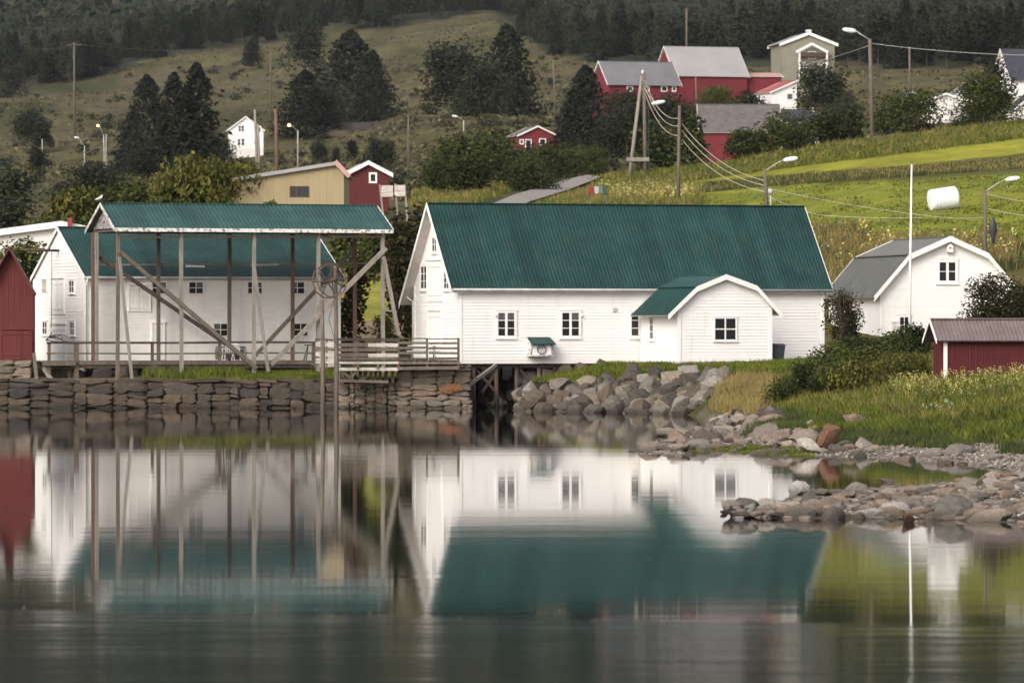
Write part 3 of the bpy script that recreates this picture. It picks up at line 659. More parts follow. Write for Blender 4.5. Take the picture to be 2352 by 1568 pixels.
# hoist beam out of the gable peak, with its rope
y = W / 2; zb = B2.Z(576, 0, y)
mb = MB(); mb.tube([(.3, y, zb), (-1.98, y - .05, zb + .05)], .07, 8); hoist = B2.build(mb, 'hoist_beam', 'wood_dark', smooth=True)
mb = MB(); mb.tube([(-.42, y, zb), (-.42, y, zb - 1.3), (-.44, y, B2.Z(753, 0, y))], .018, 5); B2.build(mb, 'hoist_rope', 'wood_dark', hoist)
mb = MB(); mb.tube([(.03, -.34, ze - .1), (-.02, -.2, ze - .35), (-.02, -.1, ze - .5), (.0, -.1, .2)], .04, 7); B2.build(mb, 'downpipe', 'white_old_shaded', smooth=True)

# ---- 4. red boathouse at the left edge
C = Bld('red_boathouse', 'narrow dark red boathouse with a steep gable at the left edge of the quay', 'boathouse', -34, 828, 292.6, R(4))
Lx = C.fx(77); X = lambda U: C.fx(U, -.5); zz = lambda V: C.Z(V, 1, -.5)
prof = [(X(-38), zz(672)), (X(21), zz(568)), (X(79), zz(674))]
core(C, prof, 'y', Lx, 6, 'red', sink=0); wd, zt = prof_width(prof, Lx)
mb = MB(); vboards(mb, 'F', lambda a: prof_z(prof, a) - .12, 0, Lx, 0, .15); C.build(mb, 'cladding', 'red', kind='stuff')
roof(C, prof, 'y', -.55, 6.2, 'roof_brown', rib=.25, under='wood_dark', barge=.12, bmat='red')
door(C, 'F', 6, 47, 757, 826, mat='red', name='door', case=.05, fr_mat='red'); door(C, 'F', 51, 72, 757, 826, mat='red', case=.05, fr_mat='red')
# ---- 5. grey gambrel house right of the warehouse
Gm = Bld('gambrel_house', 'white house with a grey gambrel roof and one upper window, behind the flagpole', 'house', 2023, 800, 312, R(11))
Lx = Gm.fx(2341); X = lambda U: Gm.fx(U, -.35); zz = lambda V, U: Gm.Z(V, X(U), -.35)
prof = [(X(2007), zz(682, 2007)), (X(2088), zz(586, 2088)), (X(2182), zz(544, 2182)), (X(2270), zz(583, 2270)), (X(2352), zz(682, 2352))]
D = 11.5
core(Gm, prof, 'y', Lx, D, 'white', sink=1.2); wd, zt = prof_width(prof, Lx)
mb = MB(); siding(mb, 'F', lambda z: (max(wd(z)[0], .05), min(wd(z)[1], Lx - .05)), 0, zt); siding(mb, 'L', lambda z: (.05, D), 0, prof_z(prof, 0) - .12); Gm.build(mb, 'weatherboarding', 'white', kind='stuff')
corner_boards(Gm, [(0, 0, -1, prof_z(prof, 0) - .12)])
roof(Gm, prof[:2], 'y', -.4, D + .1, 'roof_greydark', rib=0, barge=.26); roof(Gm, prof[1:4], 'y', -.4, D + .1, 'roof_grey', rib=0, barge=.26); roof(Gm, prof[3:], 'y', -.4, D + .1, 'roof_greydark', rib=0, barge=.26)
window(Gm, 'F', 2157, 2194, 602, 645, 2, 2, mid=.14, case=.16); door(Gm, 'F', 2050, 2058, 740, 790)
window(Gm, 'F', 2066, 2087, 728, 765, 2, 2, case=.12)
nb = MB(); x = Gm.fx(2179); z = Gm.Z(570, x); nb.add([(x-.17,-.04,z-.22),(x+.17,-.04,z-.22),(x+.17,-.04,z+.1),(x,-.04,z+.28),(x-.17,-.04,z+.1),(x-.17,-.32,z-.22),(x+.17,-.32,z-.22),(x+.17,-.32,z+.1),(x,-.32,z+.28),(x-.17,-.32,z+.1)],
   [(9,8,7,6,5),(0,1,2,3,4),(0,5,6,1),(1,6,7,2),(2,7,8,3),(3,8,9,4),(4,9,5,0)])
nb.lathe([(.0, 0), (.05, .0)], (x, -.33, z - .02), 8)
bh = nb.build('bird_box', M['trim']); bh.location = Gm.root.location; bh.rotation_euler = Gm.root.rotation_euler; tag(bh, 'white bird box mounted under the peak of the grey gambrel gable', 'bird box')
hole = MB(); hole.lathe([(.0, .0), (.045, .0), (.045, .02), (0, .02)], (0, 0, 0), 10); o = hole.build('entrance_hole', M['dark'], bh); o.location = (x, -.325, z + .02); o.rotation_euler = (R(90), 0, 0)

# ---- 6. red shed, right foreground
S = Bld('red_shed', 'dark red shed with brown corrugated roof on the grassy bank at the right edge', 'shed', 2167, 864, 222, R(13))
L = S.fx(2480); W = S.gy(2145, 0)
ze = S.Z(783, L / 3, -.3); zr = S.Z(733.5, L / 3, W / 2)
sl = (zr - ze) / (W / 2 + .3); prof = [(-.3, ze), (W / 2, zr), (W + .3, ze)]
core(S, prof, 'x', W, L, 'red_dark', sink=.5)
mb = MB(); vboards(mb, 'F', lambda a: prof_z(prof, 0) - .1, 0.18, L, -.3, .12); vboards(mb, 'L', lambda a: prof_z(prof, a) - .1, 0, W, -.3, .12); S.build(mb, 'cladding', 'red_dark', kind='stuff')
roof(S, prof, 'x', -.36, L + .4, 'roof_brown', rib=.16, under='wood_dark', barge=.10, ribh=.03)
mb = MB(); mb.box(.0, .14, -.07, -.0, -.3, prof_z(prof, 0) - .12); S.build(mb, 'corner_board', 'trim')

# ---- far buildings: a generic little house with cladding, windows and roof
def house(name, label, U0, U1, Vb, Ve, Vr, Y, ax, yaw, depth, wall, roofm, trim='trim', wins=(), cat='house', sink=3, barge=.22, ov=.35, vb=False, chimney=None, rib=0, ridge_U=None, eo=.35, boards=False, casew=.14, wmat='trim', rs=.35):
    b = Bld(name, label, cat, U0, Vb, Y, yaw)
    L = b.fx(U1)
    if ax == 'x':
        W = depth; ze = b.Z(Ve, L / 2, -ov); zr = b.Z(Vr, L / 2, W / 2); prof = [(-ov, ze), (W / 2, zr), (W + ov, ze)]; S, E = W, L
    else:
        W = depth; pk = b.fx(ridge_U) if ridge_U else L / 2; ze = b.Z(Ve, 0, -ov); zr = b.Z(Vr, L / 2, -ov)
        prof = [(-ov, ze), (pk, zr), (L + ov, zr - (zr - ze) if not ridge_U else zr - (L + ov - pk) * rs)]; S, E = L, W
    core(b, prof, ax, S, E, wall, sink=sink, t=.15)
    roof(b, prof, ax, -eo, E + eo, roofm, rib=rib, barge=barge, bmat=trim, under=trim)
    if boards:
        mb = MB(); vboards(mb, 'F', lambda a: prof_z(prof, a) - .17, 0, L, 0, .25); b.build(mb, 'cladding', wall, kind='stuff')
    for wn in wins:
        f, u0, u1, v0, v1 = wn[:5]; c_, r_ = (wn[5:] + (2, 2))[:2] if len(wn) < 7 else wn[5:7]
        window(b, f, u0, u1, v0, v1, c_, r_, case=casew, fmat=wmat, sill=False, mun=.06)
    if chimney:
        cu, cv0, wd_ = chimney; mb = MB(); x = b.fx(cu, W / 2); zz_ = b.Z(cv0, x, W / 2); mb.box(x - wd_ / 2, x + wd_ / 2, W / 2 - wd_ / 2, W / 2 + wd_ / 2, zz_ - 2.2, zz_); mb.box(x - wd_ / 2 - .08, x + wd_ / 2 + .08, W / 2 - wd_ / 2 - .08, W / 2 + wd_ / 2 + .08, zz_ - .25, zz_ - .1)
        b.build(mb, 'chimney', 'trim')
    return b

house('white_farmhouse', 'small white farmhouse alone on the far left slope below dark spruces', 524, 605, 342, 300, 267, 1150, 'y', R(3), 8, 'white', 'roof_weather', wins=[('F', 548, 553, 289, 302, 1, 2), ('F', 555, 560, 289, 302, 1, 2), ('F', 546, 552, 319, 334, 1, 2), ('F', 555, 561, 319, 334, 1, 2), ('F', 584, 589, 291, 303, 1, 2), ('F', 593, 598, 291, 303, 1, 2), ('F', 584, 589, 321, 332, 1, 2)], ridge_U=None, sink=4)
b = house('beige_workshop', 'wide beige workshop with a low lopsided roof behind the landing canopy', 537, 790, 500, 411, 373, 430, 'y', R(0), 14, 'beige', 'roof_pale', trim='roof_pale', wins=[('F', 667, 708, 429, 451, 3, 1)], ridge_U=770, boards=True, cat='workshop', ov=.3, casew=.05, wmat='wood_dark', rs=.9, sink=1.2)
mb = MB(); mb.beam((b.fx(770) , -.36, b.Z(371, 5)), (b.fx(803), -.36, b.Z(406, 5)), .1, .34); b.build(mb, 'verge_flashing', 'roof_pink')
b = house('maroon_cottage', 'maroon cottage with ragged white bargeboards right of the beige workshop', 797, 894, 432, 399, 370, 480, 'y', R(6), 7, 'red_dark', 'roof_dark', wins=[('F', 851, 862, 400, 417, 1, 1)], cat='cottage', barge=.30, ov=.3, sink=2)
house('red_cottage', 'small red cottage with white door half hidden by bushes in mid slope', 1190, 1279, 345, 312, 289, 950, 'y', R(14), 7, 'red_far', 'roof_weather', wins=[('F', 1195, 1201, 322, 330, 1, 1), ('F', 1208, 1219, 322, 346, 1, 1), ('F', 1240, 1252, 320, 332, 1, 1)], cat='cottage')
house('red_farm_wing', 'long red farm wing with grey roof at the left end of the farm', 1398, 1560, 228, 196, 142, 960, 'x', R(20), 8, 'red_far', 'roof_slate', wins=[('F', 1441, 1452, 200, 209, 1, 1), ('F', 1480, 1490, 200, 209, 1, 1), ('F', 1520, 1531, 200, 209, 1, 1), ('F', 1545, 1551, 200, 209, 1, 1)], cat='barn', ov=.5)
house('big_red_barn', 'largest red barn with a broad pale roof in the middle of the farm', 1553, 1716, 238, 176, 108, 985, 'x', R(18), 11, 'red_far', 'roof_pale', cat='barn', ov=.4)
house('red_lean_to', 'low red barn extension with a pink roof edge right of the big barn', 1716, 1795, 222, 176, 168, 990, 'x', R(10), 8, 'red_far', 'roof_pink', cat='barn')
house('red_roofed_cottage', 'small white cottage with a bright red roof in front of the grey villa', 1772, 1830, 245, 212, 183, 900, 'y', R(16), 8, 'white', 'roof_red', wins=[('F', 1808, 1820, 216, 228, 1, 1)], ridge_U=1832, cat='cottage')
v = house('grey_villa', 'tall grey-green villa with a white-edged front gable above the farm', 1797, 1917, 190, 100, 74, 1010, 'y', R(9), 10, 'villa', 'roof_slate', wins=[('F', 1838, 1852, 146, 166, 2, 2), ('F', 1888, 1898, 146, 168, 1, 2), ('F', 1858, 1872, 120, 134, 2, 1)], chimney=(1857, 69, .8), cat='villa', ov=.6, barge=.5)
for (u0, v0, u1, v1) in ((1826, 120, 1862, 101), (1862, 101, 1899, 120)):
    mb = MB(); mb.beam((v.fx(u0), -1.0, v.Z(v0, 4, -1)), (v.fx(u1), -1.0, v.Z(v1, 4, -1)), .35, .45); v.build(mb, 'veranda_bargeboard', 'trim')
mb = MB(); mb.box(v.fx(1836), v.fx(1896), -.85, -.12, v.Z(131, 4), v.Z(122, 4)); v.build(mb, 'veranda_shade_band', 'wood_dark')  # dark band put in for the shade of the recessed front
for u in (1834, 1897): mb = MB(); mb.box(v.fx(u) - .15, v.fx(u) + .15, -1.0, -.7, v.Z(190, 4), v.Z(121, 4)); v.build(mb, 'veranda_post', 'trim')
house('grey_roofed_barn', 'barn with a wide weathered grey roof and red wall among bushes below the farm', 1612, 1790, 345, 305, 240, 700, 'x', R(1), 9, 'red_far', 'roof_weather', cat='barn')
house('dark_roofed_cottage', 'cottage with a black roof and white gable tip between bushes', 1792, 1880, 320, 282, 252, 760, 'x', R(20), 6, 'white', 'roof_dark', cat='cottage')
house('navy_roofed_house', 'white house with a steep dark navy roof at the top right edge', 2325, 2440, 225, 187, 113, 840, 'x', R(14), 9, 'white', 'roof_dark', cat='house')
house('pale_hillside_house', 'pale house with a brownish roof half hidden by a tree at the right', 2190, 2300, 290, 225, 178, 800, 'y', R(5), 8, 'white_old_shaded', 'roof_weather', wins=[('F', 2200, 2212, 238, 252, 1, 1)], cat='house')
house('low_pale_house', 'low pale house with a weathered roof peeping over the hedge', 2120, 2225, 312, 235, 214, 780, 'y', R(5), 8, 'white_old_shaded', 'roof_weather', cat='house')
house('edge_outbuilding', 'pale outbuilding with dark roof at the right edge above the field', 2335, 2440, 285, 250, 205, 700, 'y', R(8), 6, 'white_old_shaded', 'roof_dark', cat='outbuilding')
house('hedge_cottage', 'cottage with a weathered grey roof behind the round hedge bush', 2048, 2140, 305, 250, 208, 790, 'y', R(8), 8, 'villa', 'roof_weather', cat='cottage')
house('low_roof_shed', 'long low shed with a white-edged faded red roof behind the red boathouse', -170, 188, 590, 552, 509, 345, 'y', R(6), 6, 'white_old_shaded', 'roof_pink', cat='shed', ridge_U=140, barge=.34, rs=.20)
mb = MB(); p = P(160, 512, 345); mb.box(p.x - .14, p.x + .14, p.y, p.y + .3, p.z - 1.2, p.z + .3); tag(mb.build('roof_flue', M['red_box']), 'short dark red flue standing on the low pink roof', 'flue')

# ---- 7. landing canopy with its frame
K = Bld('landing_canopy', 'open timber landing canopy with a green steel roof over the quay', 'canopy', 270, 870, 290.95, YAW, z=1.44)
def KF(U, V, y=0): x = K.fx(U, y); return Vector((x, y, K.Z(V, x, y)))
DY = K.gy(213, 0)                                    # rear row of posts
Lk = K.fx(880)
ze = K.Z(526, Lk / 2, -.35); zr = K.Z(470, Lk / 2, DY / 2)
prof = [(-.35, ze), (DY / 2, zr), (DY + .5, zr - (DY / 2 + .5) * (zr - ze) / (DY / 2 + .35))]
x0 = K.fx(263, -.35); x1 = K.fx(903, -.35)
roof(K, prof, 'x', x0, x1, 'roof_light', rib=.22, under='wood', barge=.14, bmat='trim_worn', ribh=.035)
mb = MB(); mb.box(x0, x1, -.41, -.37, ze - .17, ze + .02); K.build(mb, 'fascia', 'trim_worn')
for yy_ in (0, DY):
    mb = MB(); mb.box(x0 + .3, x1 - .3, yy_ - .09, yy_ + .09, prof_z(prof, yy_) - .35, prof_z(prof, yy_) - .13); K.build(mb, 'wall_plate', 'wood')
for xx in (x0 + .32, x1 - .4):
    wd, zt = prof_width(prof, DY); mb = MB()
    z = prof_z(prof, 0) - .15
    while z < zt - .1:
        a, c_ = wd(z); a2, c2 = wd(z + .15); mb.add([(xx, a, z), (xx, c_, z), (xx - .02, c2, z + .15), (xx - .02, a2, z + .15)], [(0, 1, 2, 3), (3, 2, 1, 0)]); z += .15
    K.build(mb, 'gable_boarding', 'trim_worn' if xx < 5 else 'wood')
for xx in [x0 + .5 + i * 1.9 for i in range(8)]:
    mb = MB(); mb.beam((xx, -.1, prof_z(prof, 0) - .24), (xx, DY + .1, prof_z(prof, 0) - .24), .12, .14); K.build(mb, 'tie_beam', 'wood')
gz = lambda x, y: float(gz_arr(np.array([UC + F * (K.O.x + x * K.c - y * K.s) / (K.O.y + x * K.s + y * K.c)]), np.array([K.O.y + x * K.s + y * K.c]))[0]) - K.O.z
DECK = 2.40 - K.O.z
def post(p, q, w_=.17, mat='wood', name='post'):
    mb = MB(); mb.beam(p, q, w_, w_); return K.build(mb, name, mat)
for U in (270, 417, 583, 730, 880):
    x = K.fx(U); post((x, 0, gz(x, 0) - .1), (x + rnd.uniform(-.04, .04), 0, prof_z(prof, 0) - .34), mat=rnd.choice(['wood', 'wood_pale']))
for U in (214, 364, 527, 672, 815):
    x = K.fx(U, DY); post((x, DY, gz(x, DY) - .1), (x, DY, prof_z(prof, DY) - .34), mat=rnd.choice(['wood_red', 'wood', 'wood_red']))
x = K.fx(222, DY * .9); post((x, DY * .9, gz(x, DY * .9)), (x, DY * .9, prof_z(prof, DY) - .3), mat='wood_pale')
def kbeam(U0, V0, U1, V1, y, w_=.17, mat='wood', name='brace', h=None):
    mb = MB(); mb.beam(KF(U0, V0, y), KF(U1, V1, y), w_, h or w_); return K.build(mb, name, mat)
kbeam(274, 577, 589, 846, -.2, .2); kbeam(228, 590, 560, 818, DY - .22, .19, 'wood_dark')
kbeam(886, 570, 621, 838, -.2, .21, 'wood_pale'); kbeam(812, 574, 585, 818, DY - .22, .18)
kbeam(274, 590, 303, 870, -.38, .14, 'wood_pale', 'strut'); kbeam(583, 610, 616, 853, -.38, .15, 'wood_pale', 'strut'); kbeam(881, 590, 916, 770, -.38, .17, 'wood_pale', 'strut')
kbeam(213, 608, 862, 605, DY + .2, .09, 'wood_pale', 'rail'); kbeam(427, 611, 470, 612, DY + .1, .12, 'trim', 'rail', .1); kbeam(576, 609, 640, 607, DY + .1, .1, 'board', 'rail')
kbeam(268, 545, 885, 543, 0.02, .12, 'wood', 'rail'); kbeam(880, 712, 912, 716, -.3, .07, 'wood_pale', 'rail')

# piles carrying the spoked winch wheel, in the water before the pier
Yp = 284.5
wf = empty('winch_wheel', P(757, 645, Yp), 0, 'wooden spoked winch wheel high on two tall piles by the pier', 'winch')
wheel = MB(); rim_pts = []; ax = Vector((.50, -.86, .12)).normalized(); ua = ax.cross(Vector((0, 0, 1))).normalized(); ub = ua.cross(ax)
RR = .86
for side in (-.24, .24):
    rm = MB(); n = 10; pts = [ax * side + (ua * math.cos(2 * math.pi * k / n) + ub * math.sin(2 * math.pi * k / n)) * RR for k in range(n + 1)]
    for k in range(n): rm.beam(pts[k], pts[k + 1], .045, .065, tuple(ax))
    rm.build('rim', M['wood_red'], wf)
    for k in range(3):
        sp = MB(); d = ua * math.cos(math.pi * k / 3 + .2 + side) + ub * math.sin(math.pi * k / 3 + .2 + side); sp.beam(ax * side - d * RR, ax * side + d * RR, .045, .06, tuple(ax)); sp.build('spoke', M['wood_dark'], wf)
mb = MB(); mb.tube([-ax * .65, ax * .65], .09, 8); mb.build('axle', M['rust'], wf, True)
mb = MB(); c_ = [ub * -.8 * math.cos(t) + ua * .8 * math.sin(t) for t in (0, .4, .8, 1.2)]
mb.tube([Vector((.28, 0, -.78)), Vector((-.05, 0, -1.9)), Vector((.3, .2, -3.1)), Vector((.48, .2, -3.4))], .016, 5); mb.build('rope', M['wood_dark'], wf)
for i, (U, Vt, lab) in enumerate(((741, 688, 'tall timber pile left below the winch wheel, standing in the water'), (772, 610, 'taller timber pile right of the winch wheel, standing in the water'))):
    mb = MB(); p = P(U, 900, Yp + .4 * i); mb.tube([(p.x, p.y, -1.5), (p.x + .02, p.y, 2), (p.x - .03, p.y, ZV(Vt, p.y))], [.13, .12, .09], 9)
    tag(mb.build('timber_pile', M['wood'], smooth=True), lab, 'pile', 'timber piles in front of the pier')

# ---- 8. long landing deck with railing (parallel to the warehouse)
Dk = Bld('landing_deck', 'long weathered plank landing deck with a two-rail fence under the canopy', 'deck', 100, 828, 291.2, YAW, z=2.40)
x0, x1 = 0, Dk.fx(728)
DW = 3.9
n = int((x1 - x0) / .16)
mb = MB()
for i in range(n): a = x0 + i * (x1 - x0) / n; mb.box(a, a + .15, .0, DW, -.05 + rnd.uniform(-.006, .006), .0)
Dk.build(mb, 'deck_boards', 'wood', kind='stuff')
mb = MB(); mb.box(x0 - .02, x1, -.07, -.01, -.2, -.01); Dk.build(mb, 'edge_beam', 'wood')
mb = MB(); mb.box(x0 + 1.4, x1, -.0, .1, -.38, -.22); mb.box(x0, x1, 1.4, 1.55, -.36, -.06); Dk.build(mb, 'bearer', 'wood_dark')
mb = MB(); mb.box(x0 - .1, Dk.fx(172), -.22, -.09, -.24, -.06); Dk.build(mb, 'kerb_beam', 'wood')
for i in range(13):
    xx = x0 + .4 + i * (x1 - x0 - .6) / 12 + rnd.uniform(-.2, .2); mb = MB(); zg = gz_arr(np.array([UC + F * (Dk.O.x + xx * Dk.c) / (Dk.O.y + xx * Dk.s)]), np.array([Dk.O.y + xx * Dk.s]))[0] - Dk.O.z
    mb.beam((xx, .3, -.06), (xx + rnd.uniform(-.15, .15), .35, zg - .2), .16, .16); Dk.build(mb, 'support_post', rnd.choice(['wood_dark', 'wood_red', 'wood_dark']))
zr_ = Dk.Z(786.5, 6)
for (V, hh_) in ((786.5, .11), (811.5, .09)):
    z = Dk.Z(V, 6); 
    for (ua_, ub_) in ((106, 360), (360, 560), (560, 727)):
        mb = MB(); mb.beam((Dk.fx(ua_) + .01, -.06, z + rnd.uniform(-.02, .02)), (Dk.fx(ub_) - .01, -.06, z + rnd.uniform(-.02, .02)), .06, hh_); Dk.build(mb, 'rail', 'wood_dark' if V < 800 else 'wood')
for U in (113, 176, 350, 505, 720):
    mb = MB(); x = Dk.fx(U); wd_ = .2 if U == 176 else .14; mb.beam((x, .03, -.9 if U in (113, 176) else -.1), (x, .03, zr_ + .02), wd_, wd_); Dk.build(mb, 'rail_post', 'wood')
# driftwood on the rail end
dw = empty('driftwood_branch', P(106, 783, 291.0), 0, 'twisted dark driftwood branch lying on the left end of the deck rail', 'driftwood')
s_ = 291 / F
q = lambda u, v: Vector(((u - 106) * s_, rnd.uniform(-.1, .1), (783 - v) * s_))
for pts in ([(106, 783), (112, 774), (118, 766), (120, 762)], [(112, 774), (125, 769), (140, 768), (152, 772), (157, 781)], [(114, 776), (128, 774), (140, 778), (152, 779)], [(118, 772), (128, 778), (140, 780), (150, 784)], [(122, 770), (130, 774), (136, 770), (146, 775)], [(108, 780), (120, 783), (140, 785), (156, 783)]):
    mb = MB(); mb.tube([q(*p) for p in pts], [.05] + [.028] * (len(pts) - 2) + [.02], 6); mb.build('limb', M['wood_dark'], dw, True)

# garden chair pair and trestle on the deck
def on_deck(U, y): x = Dk.fx(U, y); return Dk.root.location + Vector((x * Dk.c - y * Dk.s, x * Dk.s + y * Dk.c, 0))
def chair(U, y, rz, label):
    t = empty('garden_chair', on_deck(U, y), rz, label, 'chair', 'white garden chairs on the deck')
    mb = MB(); mb.box(-.24, .24, -.24, .22, .38, .42); mb.build('seat', M['plastic'], t)
    mb = MB()
    for i in range(5): mb.beam((-.2 + i * .1, .22, .42), (-.22 + i * .11, .36, .85), .05, .02)
    mb.beam((-.25, .36, .85), (.25, .36, .85), .05, .05); mb.build('backrest', M['plastic'], t)
    for sx in (-1, 1):
        for yy_ in (-.22, .2): mb = MB(); mb.beam((sx * .22, yy_, .4), (sx * .27, yy_ * 1.25, 0), .035, .035); mb.build('leg', M['plastic'], t)
        mb = MB(); mb.beam((sx * .26, -.22, .62), (sx * .26, .28, .62), .05, .03); mb.beam((sx * .26, -.2, .4), (sx * .26, -.2, .62), .03, .03); mb.build('armrest', M['plastic'], t)
chair(524, 1.2, R(200), 'white garden chair on the deck, left of the pair under the brace'); chair(548, 1.0, R(150), 'white garden chair on the deck, right of the pair under the brace')
mb = MB(); tb = empty('garden_table', on_deck(530, 2.0), 0, 'grey covered garden table behind the white deck chairs', 'table')
mb.lathe([(.0, .74), (.62, .74), (.66, .70), (.7, .35), (.66, .05)], n=14, sx=1.2); mb.build('table_cover', M['curtain'], tb, True)
ts = empty('trestle', on_deck(712, 1.0), YAW, 'dark wooden trestle stool by the end of the deck rail', 'trestle')
mb = MB(); mb.beam((-.3, 0, .80), (.3, 0, .80), .12, .06); mb.build('top', M['wood_dark'], ts)
for a in ((-.22, -1), (-.22, 1), (.22, -1), (.22, 1)): mb = MB(); mb.beam((a[0] * .5, 0, .78), (a[0] * 1.25, a[1] * .22, 0), .05, .05); mb.build('leg', M['wood_dark'], ts)
mb = MB(); mb.beam((-.2, -.1, .35), (.2, -.1, .35), .04, .04); mb.build('stretcher', M['wood_dark'], ts)

# ---- 9. pier with board railing
pr = Bld('pier_platform', 'small boarded pier platform with pale railing planks beside the landing deck', 'pier', 775, 832, 286.6, R(3), z=ZV(832, 286.6))
def pz(V): return pr.Z(V, 0)
xa, xb, xc = 0, pr.fx(915), pr.fx(1053)
mb = MB()
n = 38
for i in range(n): a = xa + (xc - xa) * i / n; mb.box(a, a + (xc - xa) / n - .012, .05, 5.2, .06, .11)
pr.build(mb, 'deck_boards', 'wood', kind='stuff')
for (a, b_, vs) in ((xa, xb, [(781, .09, 'wood_dark'), (792, .19, 'board'), (803, .17, 'wood'), (815.5, .19, 'board'), (823, .10, 'wood'), (777, .06, 'wood_dark')]), (xb, xc, [(778, .05, 'wood_dark'), (788, .11, 'wood'), (799, .12, 'wood'), (811, .12, 'wood'), (823, .10, 'wood_dark')])):
    for i, (V, h, m_) in enumerate(vs):
        parts_ = 2 if b_ - a > 2.5 else 1
        for k in range(parts_):
            p0 = a + (b_ - a) * k / parts_ + .01; p1 = a + (b_ - a) * (k + 1) / parts_ - .01
            mb = MB(); z = pz(V) + rnd.uniform(-.015, .015); mb.beam((p0, -.06, z), (p1, -.06, z + rnd.uniform(-.02, .02)), .035, h); mm = m_
            if m_ == 'board' and k == 0: mm = 'wood'
            pr.build(mb, 'railing_plank', mm)
for x in (xa, pr.fx(822), pr.fx(868), xb, pr.fx(981), xc):
    mb = MB(); mb.beam((x, .03, -.35), (x, .03, pz(776)), .12, .12); pr.build(mb, 'railing_post', 'wood_red' if x in (xb, xc) else 'wood')
# left return of the railing
pa = Vector((0, 0, 0)); pb = Vector((-1.03, 2.6, 0))
for V, h, m_ in ((781, .08, 'wood_dark'), (792, .2, 'board'), (803, .14, 'wood'), (815, .2, 'board'), (828, .08, 'board')):
    mb = MB(); mb.beam(pa + Vector((0, -.05, pz(V))), pb + Vector((0, -.05, pz(V - 2))), .035, h); pr.build(mb, 'railing_plank', m_)
for t_ in (.5, 1.0): mb = MB(); p = pa.lerp(pb, t_); mb.beam(p + Vector((0, 0, -.3)), p + Vector((0, 0, pz(777))), .1, .1); pr.build(mb, 'railing_post', 'wood')
mb = MB(); mb.beam((-.02, -.02, -.02), (xb, -.02, -.02), .1, .12); mb.beam((0, .1, -.34), (xb, .1, -.34), .16, .16); mb.beam(pa, pb, .1, .1); pr.build(mb, 'edge_beam', 'board')
mb = MB(); mb.beam((xb, -.04, -.03), (xc + .1, -.04, -.03), .12, .13); mb.beam((xb, .0, -.30), (xc, .0, -.27), .2, .16); pr.build(mb, 'edge_beam', 'wood')
for i in range(20):
    x = xa + .1 + i * (xc - xa - .2) / 19; mb = MB(); mb.box(x - .05, x + .05, .02, 5.0, -.14, .055); pr.build(mb, 'joist', 'wood_dark')
for i in range(11):   # crib posts below the left half
    x = .12 + i * (xb - .2) / 11; mb = MB(); mb.beam((x + rnd.uniform(-.1, .1), .25 + rnd.uniform(0, 1.2), -.25), (x + rnd.uniform(-.12, .12), .3 + rnd.uniform(0, 1), -1.05), .15, .15); pr.build(mb, 'crib_post', rnd.choice(['wood_dark', 'wood_red', 'wood_dark', 'wood']))
for (a, c_) in ((.2, .9), (1.0, .5)): mb = MB(); mb.beam((a, .15, -.4), (c_, .15, -1.0), .1, .12); pr.build(mb, 'crib_brace', 'wood')
mb = MB(); mb.beam((0.05, .05, -.92), (xb - .5, .05, -.98), .14, .14); pr.build(mb, 'crib_sill', 'wood')
tbl = empty('picnic_table', pr.root.location + Vector((pr.fx(972), 1.6, .12)), R(10), 'white picnic table on the pier behind its railing', 'table')
mb = MB(); mb.box(-.75, .75, -.4, .4, .70, .75); mb.build('table_top', M['plastic'], tbl)
for y in (-.65, .65): mb = MB(); mb.box(-.75, .75, y - .12, y + .12, .42, .46); mb.build('bench', M['plastic'], tbl)
for x in (-.55, .55): mb = MB(); mb.beam((x, -.3, .72), (x, .55, 0), .06, .06); mb.beam((x, .3, .72), (x, -.55, 0), .06, .06); mb.beam((x, -.7, .42), (x, .7, .42), .05, .06); mb.build('trestle_leg', M['plastic'], tbl)
mb = MB(); mb.beam(P(1074, 886, 288.5), P(1139, 838, 291.5), .14, .16); tag(mb.build('raking_strut', M['wood_pale']), 'pale raking strut between the stone pier and the stilted warehouse', 'strut')

# ------------------------------------------------------------------ stones
def rock_mesh(name, seed, box=None, sub=2, mat='stone', planes=13, soft=.10):
    rs = random.Random(seed); bm = bmesh.new(); bmesh.ops.create_icosphere(bm, subdivisions=sub, radius=1)
    ns = []
    for i in range(planes):
        n = Vector((rs.gauss(0, 1), rs.gauss(0, 1), rs.gauss(0, 1))).normalized(); ns.append((n, rs.uniform(.62, 1.0)))
    if box: 
        ns = [(Vector(n).normalized(), d) for n, d in (((1, rs.uniform(-.15, .15), rs.uniform(-.2, .2)), 1), ((-1, 0, rs.uniform(-.2, .2)), 1), ((0, 1, 0), 1), ((rs.uniform(-.1, .1), -1, rs.uniform(-.12, .12)), .9), ((rs.uniform(-.08, .08), 0, 1), 1), ((rs.uniform(-.08, .08), 0, -1), 1))]
        for i in range(7): ns.append((Vector((rs.gauss(0, 1), rs.gauss(0, .8), rs.gauss(0, 1))).normalized(), rs.uniform(1.05, 1.4)))
    for v in bm.verts:
        d = v.co.normalized(); ps = [dd / max(d.dot(n), 1e-3) for n, dd in ns if d.dot(n) > .02]
        k = 24.0 if box else 16.0
        r = sum(p ** -k for p in ps) ** (-1 / k)
        r *= 1 + soft * .5 * noise.noise(d * 2.3 + Vector((seed, 0, 0))) + soft * .35 * noise.noise(d * 6 + Vector((0, seed, 0)))
        v.co = d * min(r, 1.9)
    me = bpy.data.meshes.new(name); bm.to_mesh(me); bm.free(); me.materials.append(M[mat])
    me.polygons.foreach_set('use_smooth', [True] * len(me.polygons))
    try: me.set_sharp_from_angle(angle=R(22))
    except Exception: pass
    return me
